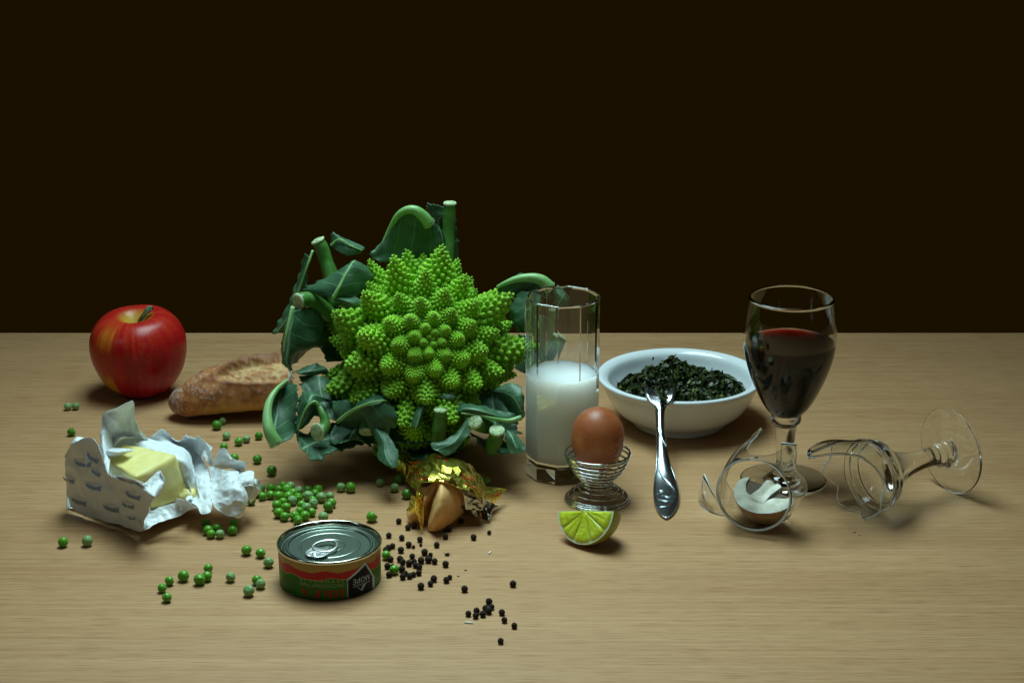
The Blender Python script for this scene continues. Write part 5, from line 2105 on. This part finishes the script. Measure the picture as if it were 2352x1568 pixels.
def make_butter():
    A = H(336, 1240, 0)      # front corner of the packet on the table
    B = H(152, 1170, 0)      # its other near corner
    e1 = (B - A).normalized()
    up = Vector((0, 0, 1))
    nrm = up.cross(e1)
    if nrm.y > 0:
        nrm = -nrm           # out of the printed face
    bk = -nrm
    t = thing("butter_block", "yellow block of cut butter in opened white paper", "butter", (A + B) / 2 + bk * .03)
    bm_ = mat_noise("butter", (0.80, 0.68, 0.22), (0.84, 0.75, 0.32), 120, 0.42, 0.25, 260, sss=0.35, sssr=(.004, .003, .0012), bdist=.0008)
    # corners of the yellow block, from the place: bottom and top rows
    z0, z1 = .014, .0540
    tc = [H(*zb7(835, 915), z1), H(*zb7(1322, 640), z1 + .001), H(*zb7(690, 510), z1 + .002), H(*zb7(470, 690), z1 + .001)]
    bc = [H(*zb7(1015, 1285), z0 + .002), H(*zb7(1480, 1150), z0 + .003)]
    back = tc[2] - tc[1]
    bc += [bc[1] + back, bc[0] + (tc[3] - tc[0])]
    n = 14
    V, F = [], []

    def face(a, b, c, d):
        o = len(V)
        for i in range(n + 1):
            for j in range(n + 1):
                u, v = i / n, j / n
                V.append((a * (1 - u) + b * u) * (1 - v) + (d * (1 - u) + c * u) * v)
        for i in range(n):
            for j in range(n):
                k = o + i * (n + 1) + j
                F.append((k, k + n + 1, k + n + 2, k + 1))
    face(tc[0], tc[1], tc[2], tc[3])
    face(bc[0], bc[1], tc[1], tc[0])
    face(bc[1], bc[2], tc[2], tc[1])
    face(bc[2], bc[3], tc[3], tc[2])
    face(bc[3], bc[0], tc[0], tc[3])
    face(bc[3], bc[2], bc[1], bc[0])
    bmx = bmesh.new()
    vs = [bmx.verts.new(v) for v in V]
    for f in F:
        bmx.faces.new([vs[i] for i in f])
    bmesh.ops.remove_doubles(bmx, verts=bmx.verts, dist=.00005)
    for it in range(3):
        bmesh.ops.smooth_vert(bmx, verts=bmx.verts, factor=.5, use_axis_x=True, use_axis_y=True, use_axis_z=True)
    for v in bmx.verts:
        v.co += Vector((nz(v.co, 110), nz(v.co, 110, 3), nz(v.co, 110, 8))) * .0009 + Vector((nz(v.co, 420), nz(v.co, 420, 3), nz(v.co, 420, 8))) * .0004
    bmesh.ops.recalc_face_normals(bmx, faces=bmx.faces)
    me = bpy.data.meshes.new("butter")
    bmx.to_mesh(me)
    bmx.free()
    me.materials.append(bm_)
    me.polygons.foreach_set("use_smooth", [True] * len(me.polygons))
    obj("butter", me, t)
    # smear at the foot of the cut
    c = H(*zb7(1440, 1120), .020)
    v, f = ico(3)
    part("butter_smear", [c + Vector((p.x * .010, p.y * .007, p.z * .0060)) * (1 + .3 * nz(p, 2.2)) for p in v], f, bm_, t)

    # ---- wrapper paper: one sheet in several folds
    w = thing("butter_wrapper", "crumpled white butter paper printed with small blue boats, torn open at one end", "wrapper", (A + B) / 2)
    pm = mat_noise("butter_paper", (0.80, 0.83, 0.84), (0.74, 0.77, 0.78), 80, 0.40, 0.12, 400)

    def fold(nm, rows, amp=.0011, s=110, seed=0., nu=44, nv=30, th=.00035, smooth=False):
        g = crumple(loft(rows, nu, nv), amp, s, seed)
        V, F, U = sheet(g, th)
        V = [Vector((q.x, q.y, max(q.z, .0002))) for q in V]
        o = part(nm, V, F, pm, w, smooth)
        return g
    pp = A + nrm * .0012

    def FP(x, y, out=0.0):
        return PLN(*zb7(x, y), pp + nrm * out, nrm)
    # printed near wall
    rows = []
    for col in ([(95, 1240, 0), (45, 1000, .001), (35, 720, .004)], [(200, 1325, 0), (150, 1050, .003), (105, 560, .004)], [(350, 1372, 0), (300, 1000, .004), (265, 455, .001)], [(520, 1418, 0), (450, 1060, .002), (410, 520, -.002)], [(650, 1452, 0), (590, 1150, .002), (530, 870, 0)], [(780, 1490, 0), (740, 1220, .002), (715, 905, .002)], [(890, 1525, 0), (880, 1330, .003), (900, 965, .005)], [(932, 1525, .001), (960, 1380, .005), (1060, 1140, .008)]):
        rows.append([FP(*q) for q in col])
    gwall = fold("printed_wall", rows, .0022, 55, 2.0, 60, 40)
    # ear that folds back over the corner
    fold("corner_ear", [[FP(20, 675, .006), FP(60, 600, .006), FP(95, 560, .004)], [FP(60, 700, .003), FP(130, 520, .004), FP(165, 452, -.001)], [FP(150, 720, .002), FP(230, 560, 0), FP(255, 462, -.006)], [FP(330, 740, .002), FP(360, 600, -.002), FP(420, 555, -.008)]], .0010, 120, 3.0, 24, 20)
    # tall inner flap standing at the far corner
    def K(x, y, z):
        return H(*zb7(x, y), z + .009)
    fold("standing_flap", [[K(520, 880, .046), K(470, 660, .050), K(432, 560, .052)],
                           [K(560, 640, .048), K(470, 470, .058), K(440, 400, .060)],
                           [K(590, 540, .046), K(520, 330, .064), K(462, 205, .072)],
                           [K(680, 500, .045), K(620, 280, .068), K(505, 160, .078)],
                           [K(780, 510, .044), K(720, 250, .066), K(760, 50, .086)],
                           [K(880, 520, .042), K(820, 300, .062), K(822, 62, .084)],
                           [K(960, 540, .040), K(900, 430, .052), K(852, 300, .064)],
                           [K(1040, 560, .038), K(1000, 510, .044), K(985, 465, .048)]], .0016, 75, 5.0, 44, 26)
    fold("inner_fold", [[K(480, 640, .0490), K(520, 600, .0535), K(560, 580, .0500)], [K(520, 670, .0485), K(620, 620, .0550), K(680, 575, .0510)], [K(600, 668, .0480), K(720, 615, .0545), K(770, 590, .0520)], [K(700, 645, .0478), K(790, 610, .0510), K(822, 598, .0505)]], .0007, 160, 6.0, 20, 16)
    # flap over the near edge of the butter
    fold("edge_flap", [[FP(520, 880, -.001), FP(560, 890, .002), FP(600, 905, .006)], [K(720, 910, .0475), FP(720, 945, .006), FP(740, 970, .009)], [K(850, 950, .0480), FP(860, 985, .008), FP(880, 1010, .011)], [K(930, 985, .0470), FP(960, 1030, .010), FP(1000, 1100, .012)], [K(1100, 835, .0500), K(1120, 960, .0440), FP(1060, 1130, .013)], [K(1120, 850, .0500), K(1178, 960, .0440), K(1105, 1140, .030)]], .0009, 150, 7.0, 36, 16)
    # low front fold that runs from the corner along the cut
    fold("front_fold", [[FP(848, 1385, .003), FP(880, 1440, .004), FP(935, 1522, .001)],
                        [K(970, 1180, .022), K(960, 1330, .012), K(985, 1500, .004)],
                        [K(1020, 1290, .014), K(1060, 1370, .009), K(1080, 1440, .006)],
                        [K(1130, 1245, .015), K(1180, 1320, .011), K(1220, 1390, .008)],
                        [K(1290, 1200, .018), K(1310, 1280, .013), K(1340, 1350, .010)],
                        [K(1320, 1150, .024), K(1400, 1230, .017), K(1450, 1290, .013)],
                        [K(1420, 1180, .022), K(1500, 1240, .018), K(1560, 1260, .017)]], .0012, 110, 8.0, 44, 18)
    # the wide opened sheet to the side
    def Q(x, y, z):
        return H(*zb8(x, y), z + .007)
    fold("open_sheet", [[K(900, 470, .043), K(1100, 560, .042), K(1330, 650, .040), K(1420, 900, .026), K(1500, 1130, .014), K(1440, 1190, .018)],
                        [K(1000, 465, .046), K(1250, 520, .040), K(1420, 640, .034), Q(230, 700, .022), Q(300, 1000, .014), Q(250, 1170, .016)],
                        [K(1135, 368, .052), Q(60, 260, .038), Q(180, 440, .030), Q(320, 760, .019), Q(380, 1050, .015), Q(400, 1250, .014)],
                        [Q(20, 190, .044), Q(120, 280, .036), Q(300, 440, .028), Q(400, 780, .022), Q(470, 1050, .018), Q(490, 1370, .010)],
                        [Q(130, 225, .044), Q(240, 290, .036), Q(400, 420, .030), Q(500, 720, .024), Q(560, 1020, .020), Q(620, 1330, .012)],
                        [Q(250, 140, .050), Q(340, 260, .040), Q(480, 430, .034), Q(590, 690, .025), Q(640, 900, .022), Q(690, 1120, .018)]], .0022, 70, 9.0, 60, 56)
    fold("ridge_fold", [[Q(250, 140, .050), Q(300, 230, .040), Q(400, 420, .032)],
                        [Q(400, 190, .050), Q(430, 260, .042), Q(480, 460, .034)],
                        [Q(435, 145, .052), Q(490, 260, .044), Q(560, 520, .034)],
                        [Q(560, 250, .046), Q(580, 330, .042), Q(620, 600, .028)],
                        [Q(665, 320, .042), Q(640, 420, .038), Q(682, 640, .026)]], .0016, 110, 10.0, 36, 24)
    fold("torn_end", [[Q(640, 1115, .018), Q(640, 860, .022), Q(600, 640, .026)],
                      [Q(690, 1265, .014), Q(760, 980, .022), Q(690, 640, .028)],
                      [Q(860, 1390, .010), Q(900, 1050, .026), Q(900, 700, .032)],
                      [Q(980, 1420, .008), Q(1040, 940, .030), Q(1060, 720, .030)],
                      [Q(1100, 1432, .006), Q(1160, 1130, .022), Q(1110, 930, .028)],
                      [Q(1215, 1180, .014), Q(1210, 1120, .018), Q(1200, 1010, .022)]], .0020, 85, 11.0, 44, 36)
    fold("side_flap", [[Q(690, 640, .026), Q(700, 540, .034), Q(770, 370, .044)],
                       [Q(800, 660, .026), Q(860, 500, .040), Q(850, 340, .048)],
                       [Q(900, 660, .028), Q(960, 570, .038), Q(985, 500, .042)],
                       [Q(1000, 690, .026), Q(1080, 620, .032), Q(1120, 540, .038)],
                       [Q(1130, 690, .024), Q(1190, 640, .030), Q(1195, 570, .034)]], .0012, 110, 12.0, 32, 20)
    fold("end_flap", [[Q(900, 690, .022), Q(980, 820, .024), Q(1060, 950, .022)],
                      [Q(1130, 690, .026), Q(1130, 830, .030), Q(1110, 950, .026)],
                      [Q(1305, 705, .030), Q(1290, 830, .030), Q(1300, 940, .026)],
                      [Q(1330, 820, .028), Q(1330, 900, .026), Q(1290, 1040, .018)],
                      [Q(1420, 830, .028), Q(1395, 1040, .016), Q(1255, 1205, .006)]], .0014, 100, 13.0, 32, 24)
    fold("under_flap", [[Q(1060, 950, .022), Q(1120, 1000, .020), Q(1180, 1060, .018)],
                        [Q(1310, 930, .024), Q(1280, 1040, .018), Q(1230, 1150, .012)],
                        [Q(1400, 1000, .020), Q(1340, 1120, .012), Q(1260, 1205, .005)]], .0010, 100, 14.0, 20, 16)
    # underside that carries the block
    fold("bottom_sheet", [[B + bk * .002 + up * .0008, B + bk * .03 + up * .001, B + bk * .06 + up * .002],
                          [(A + B) / 2 + bk * .002 + up * .006, (A + B) / 2 + bk * .03 + up * .006, (A + B) / 2 + bk * .065 + up * .007],
                          [A + bk * .002 + up * .012, A + bk * .03 + up * .011, A + bk * .065 + up * .012]], .0005, 110, 15.0, 20, 20)
    # back wall behind the block
    fold("back_wall", [[FP(60, 720, 0), B + bk * .03 + up * .046, B + bk * .045 + up * .044],
                       [B + bk * .002 + up * .02, B + bk * .03 + up * .030, B + bk * .055 + up * .030],
                       [B + up * .001, B + bk * .03 + up * .001, B + bk * .06 + up * .001]], .0010, 100, 16.0, 20, 24)
    fold("back_fold", [[K(560, 560, .0465), K(600, 520, .050), K(680, 440, .056)], [tc[2] + Vector((0, 0, -.010)), tc[2] + Vector((.002, .004, .001)), K(860, 450, .050)], [(tc[2] + tc[1]) / 2 + Vector((0, 0, -.012)), (tc[2] + tc[1]) / 2 + Vector((.003, .004, -.003)), K(1110, 500, .043)], [tc[1] + Vector((-.001, 0, -.012)), tc[1] + Vector((.005, .002, -.006)), K(1420, 600, .037)], [(tc[1] + bc[1]) / 2 + Vector((-.003, .002, -.004)), (tc[1] + bc[1]) / 2 + Vector((.006, .002, -.006)), K(1520, 860, .026)], [bc[1] + Vector((-.003, 0, -.002)), bc[1] + Vector((.004, 0, .001)), K(1580, 1120, .016)]], .0010, 110, 17.0, 48, 20)
    # printed boats: hull, bulwark line, masts
    ink = mat("boat_ink", (0.22, 0.30, 0.44), 0.5)
    Nn = grid_normals(gwall)

    def onwall(x, y):
        d = ray(*zb7(x, y))
        best = None
        for i in range(0, len(gwall)):
            for j in range(0, len(gwall[0])):
                p = gwall[i][j]
                q = p - CAM
                k = q.cross(d.normalized()).length
                if best is None or k < best[0]:
                    best = (k, i, j)
        _, i, j = best
        n = Nn[i][j]
        if n.dot(nrm) < 0:
            n = -n
        dd = ray(*zb7(x, y))
        s = (gwall[i][j] - CAM).dot(n) / dd.dot(n)
        return CAM + dd * s + n * .0009

    def boat(x, y, s, ang=0.0):
        ca, sa = math.cos(ang), math.sin(ang)
        T = lambda u, v: onwall(x + (u * ca - v * sa) * s, y + (u * sa + v * ca) * s)
        V = [T(-95, -25), T(-50, 2), T(10, 12), T(60, 5), T(95, -15), T(80, 25), T(95, 48), T(30, 42), T(-40, 35), T(-80, 10)]
        F = [(0, 1, 8, 9), (1, 2, 7, 8), (2, 3, 5, 7), (3, 4, 5), (5, 6, 7)]
        vf = [(V, F)]
        for a, b in (((-95, -25), (-85, -48)), ((-85, -48), (-20, -40)), ((-20, -40), (40, -42)), ((40, -42), (95, -15)), ((-60, -10), (-45, -46)), ((-30, -5), (-5, -42)), ((0, 0), (25, -44)), ((40, 0), (55, -36))):
            p, q = T(*a), T(*b)
            wv = (q - p).cross(nrm).normalized() * .00009
            vf.append(([p - wv, p + wv, q + wv, q - wv], [(0, 1, 2, 3)]))
        part("printed_boat", *merge(*vf), ink, w, False)
    for bx, by, s, a in ((363, 1010, 1.0, .12), (195, 1175, 1.0, .2), (565, 1255, 1.0, .1), (240, 745, 1.0, .0), (355, 680, .9, .5), (80, 930, .75, .3), (820, 1110, 1.0, .2), (760, 1225, .8, .15), (800, 1370, .5, .0), (390, 850, .7, .5)):
        boat(bx, by, s, a)


make_butter()


# ------------------------------------------------------------------ fortune cookie and its foil
def z4(x, y):
    return x * .16652 + 848.6, y * .16652 + 1011.7


def C4(x, y, z):
    return H(*z4(x, y), z)


def make_cookie():
    cm = mat_noise("cookie", (0.82, 0.50, 0.20), (0.72, 0.38, 0.12), 70, 0.5, 0.2, 300, sss=0.15, sssr=(.002, .001, .0005))
    t = thing("fortune_cookie", "golden folded fortune cookie peeking out of the gold foil", "cookie", C4(900, 1200, 0))

    def lobe(rows, nm):
        g = loft([[C4(*q) for q in r] for r in rows], 30, 30)
        Nn = grid_normals(g)
        for i in range(30):
            for j in range(30):
                p = g[i][j]
                g[i][j] = p + Nn[i][j] * (.0007 * fbm(p, 90, 2.0, 3))
                if g[i][j].z < .0014:
                    g[i][j].z = .0014
        V, F, U = sheet(g, .0022)
        V = [Vector((q.x, q.y, max(q.z, .0003))) for q in V]
        o = part(nm, V, F, cm, t)
        return g
    g1 = lobe([[(958, 560, .0375), (975, 537, .0395), (995, 533, .0398), (1015, 545, .0385)],
               [(938, 700, .0310), (985, 650, .0370), (1050, 610, .0365), (1110, 615, .0320)],
               [(880, 880, .0200), (970, 830, .0300), (1110, 740, .0300), (1230, 690, .0230)],
               [(838, 1060, .0100), (950, 1000, .0210), (1140, 880, .0210), (1340, 790, .0150)],
               [(818, 1180, .0040), (930, 1120, .0120), (1140, 1000, .0130), (1335, 880, .0090)],
               [(820, 1240, .0010), (940, 1225, .0030), (1130, 1120, .0050), (1300, 960, .0050)]], "folded_lobe")
    lobe([[(955, 550, .0378), (965, 560, .0360), (970, 590, .0340), (975, 610, .0330)],
          [(880, 590, .0330), (910, 640, .0330), (935, 690, .0280), (945, 720, .0260)],
          [(760, 700, .0230), (800, 780, .0250), (850, 840, .0190), (890, 880, .0150)],
          [(640, 820, .0140), (680, 920, .0170), (770, 960, .0130), (860, 990, .0080)],
          [(540, 960, .0080), (580, 1040, .0090), (700, 1060, .0070), (845, 1040, .0040)],
          [(545, 1130, .0020), (600, 1130, .0030), (720, 1085, .0035), (835, 1060, .0030)]], "folded_lobe")
    # darker baked edge along the open side
    pts = [g1[29][j] + Vector((0, 0, .0002)) for j in range(30)]
    pts = [Vector((p.x, p.y, max(p.z, .0013))) for p in pts]
    V, F = tube(pts, .00125, 8)
    part("baked_edge", V, F, mat("cookie_edge", (0.38, 0.13, 0.045), 0.55), t)

    foil, nt, b = new_mat("gold_foil")
    b.inputs["Base Color"].default_value = (0.80, 0.66, 0.11, 1)
    b.inputs["Metallic"].default_value = 1.0
    b.inputs["Roughness"].default_value = 0.24
    bump(nt, b, noise_node(nt, mapped(nt), 260.0, 2), 0.10, 0.0008)
    silver = mat("foil_inside", (0.55, 0.56, 0.52), 0.18, 1.0)
    inkr = mat("foil_red_print", (0.42, 0.018, 0.008), 0.35)
    w = thing("gold_foil_wrapper", "torn shiny gold foil cookie wrapper with red lettering and crimped ends", "wrapper", C4(1100, 700, 0))

    def patch(nm, rows, amp, s, seed, nu=40, nv=26, m=foil, smooth=False):
        g = crumple(loft([[C4(*q) for q in r] for r in rows], nu, nv), amp, s, seed)
        V, F, U = sheet(g, .0003)
        V = [Vector((q.x, q.y, max(q.z, .0002))) for q in V]
        part(nm, V, F, m, w, smooth)
        return g
    gt = patch("foil_sheet", [[(470, 195, .0230), (500, 320, .0200), (490, 470, .0110), (520, 540, .0080)],
                              [(680, 250, .0280), (650, 360, .0290), (620, 540, .0190), (640, 690, .0100)],
                              [(900, 175, .0350), (830, 340, .0400), (740, 480, .0390), (715, 570, .0370)],
                              [(1130, 240, .0350), (1100, 400, .0430), (1020, 500, .0440), (990, 540, .0430)],
                              [(1400, 300, .0280), (1340, 440, .0370), (1270, 540, .0380), (1240, 620, .0370)],
                              [(1560, 520, .0220), (1500, 610, .0290), (1460, 670, .0310), (1420, 720, .0300)],
                              [(1610, 620, .0180), (1600, 690, .0220), (1580, 740, .0240), (1560, 795, .0250)]], .0050, 40, 21.0, 24, 15)
    gs = patch("crimped_seal", [[(280, 225, .0230), (300, 290, .0200), (335, 350, .0160), (370, 405, .0120)],
                                [(340, 195, .0240), (370, 280, .0205), (390, 350, .0160), (420, 440, .0100)],
                                [(410, 190, .0240), (440, 290, .0205), (440, 380, .0150), (460, 480, .0090)],
                                [(480, 195, .0235), (505, 320, .0200), (495, 460, .0120), (525, 535, .0085)]], .0004, 200, 22.0, 60, 12)
    ge = patch("pointed_end", [[(1600, 620, .0190), (1590, 710, .0215), (1560, 795, .0240)],
                               [(1700, 640, .0170), (1680, 730, .0180), (1640, 810, .0180)],
                               [(1800, 650, .0150), (1770, 730, .0140), (1690, 840, .0130)],
                               [(1912, 655, .0130), (1830, 740, .0110), (1705, 885, .0080)]], .0012, 110, 23.0, 30, 18)
    patch("silver_inside", [[(1260, 900, .0150), (1300, 980, .0080), (1285, 1035, .0030)],
                            [(1400, 840, .0180), (1420, 950, .0100), (1420, 1050, .0030)],
                            [(1550, 800, .0200), (1540, 950, .0100), (1530, 1075, .0030)],
                            [(1690, 860, .0130), (1660, 980, .0080), (1620, 1100, .0025)],
                            [(1775, 900, .0120), (1710, 960, .0080), (1640, 1075, .0040)]], .0014, 100, 24.0, 40, 20, silver)
    patch("inner_shadow_side", [[(1250, 640, .0340), (1300, 760, .0240), (1330, 950, .0120)],
                                [(1400, 720, .0290), (1440, 800, .0200), (1420, 950, .0110)],
                                [(1560, 795, .0240), (1560, 860, .0160), (1540, 960, .0100)]], .0010, 100, 25.0, 24, 16, silver)
    gf = patch("front_strip", [[(722, 530, .0400), (718, 560, .0390), (690, 580, .0370)],
                               [(715, 620, .0350), (680, 660, .0340), (650, 690, .0320)],
                               [(740, 760, .0280), (690, 790, .0280), (640, 800, .0250)],
                               [(748, 950, .0180), (690, 950, .0190), (635, 930, .0170)],
                               [(748, 1130, .0090), (700, 1120, .0100), (655, 1060, .0100)],
                               [(722, 1280, .0010), (712, 1275, .0010), (700, 1240, .0020)]], .0010, 120, 26.0, 40, 14)
    patch("side_tab", [[(590, 755, .0260), (610, 755, .0270), (632, 765, .0280)],
                       [(560, 830, .0210), (600, 830, .0230), (632, 850, .0240)],
                       [(535, 910, .0160), (580, 920, .0180), (628, 930, .0190)],
                       [(512, 965, .0130), (560, 980, .0140), (618, 995, .0140)]], .0010, 170, 27.0, 24, 14)
    patch("back_leaf", [[(640, 690, .0090), (700, 620, .0200), (720, 560, .0340)],
                        [(560, 590, .0040), (640, 560, .0180), (690, 510, .0340)],
                        [(450, 520, .0040), (520, 500, .0120), (560, 430, .0220)]], .0014, 90, 28.0, 24, 16)
    # red lettering laid on the foil
    Nn = grid_normals(gt)

    def print_on(g, s, u0, v0, du, dv, rot=0.0):
        P, Fc = text_poly(s, 1.0)
        Ng = grid_normals(g)
        nu, nv = len(g), len(g[0])
        V = []
        cr_, sr_ = math.cos(rot), math.sin(rot)
        for (x, y) in P:
            xx, yy = x * cr_ - y * sr_, x * sr_ + y * cr_
            a = min(max((u0 + du * xx), 0), .999) * (nu - 1)
            c = min(max((v0 + dv * yy), 0), .999) * (nv - 1)
            i, j = int(a), int(c)
            fa, fc = a - i, c - j
            p = (g[i][j] * (1 - fa) + g[i + 1][j] * fa) * (1 - fc) + (g[i][j + 1] * (1 - fa) + g[i + 1][j + 1] * fa) * fc
            n = Ng[i][j]
            if n.dot(CAM - p) < 0:
                n = -n
            V.append(p + n * .0005)
        part("red_lettering", V, Fc, inkr, w, False)
    print_on(gt, "FORTUNE", .40, .10, .050, -.055, math.pi / 2)
    print_on(gt, "COOKIE", .47, .22, .050, -.055, math.pi / 2)
    print_on(gt, "福饼", .66, .52, .07, -.16, .5)
    print_on(gt, "签语", .72, .76, .07, -.16, .5)
    print_on(gt, "COOKIE", .20, .86, .05, -.14, 0)
    print_on(gt, "FORT", .06, .28, .06, -.14, .2)
    print_on(gt, "语饼", .45, .92, .06, -.10, 0)
    print_on(ge, "COOKIE", .25, .80, .16, -.20, .2)
    print_on(ge, "签", .62, .60, .22, -.30, .2)
    print_on(gf, "COOKIE", .42, .2, .12, .45, 0)


make_cookie()
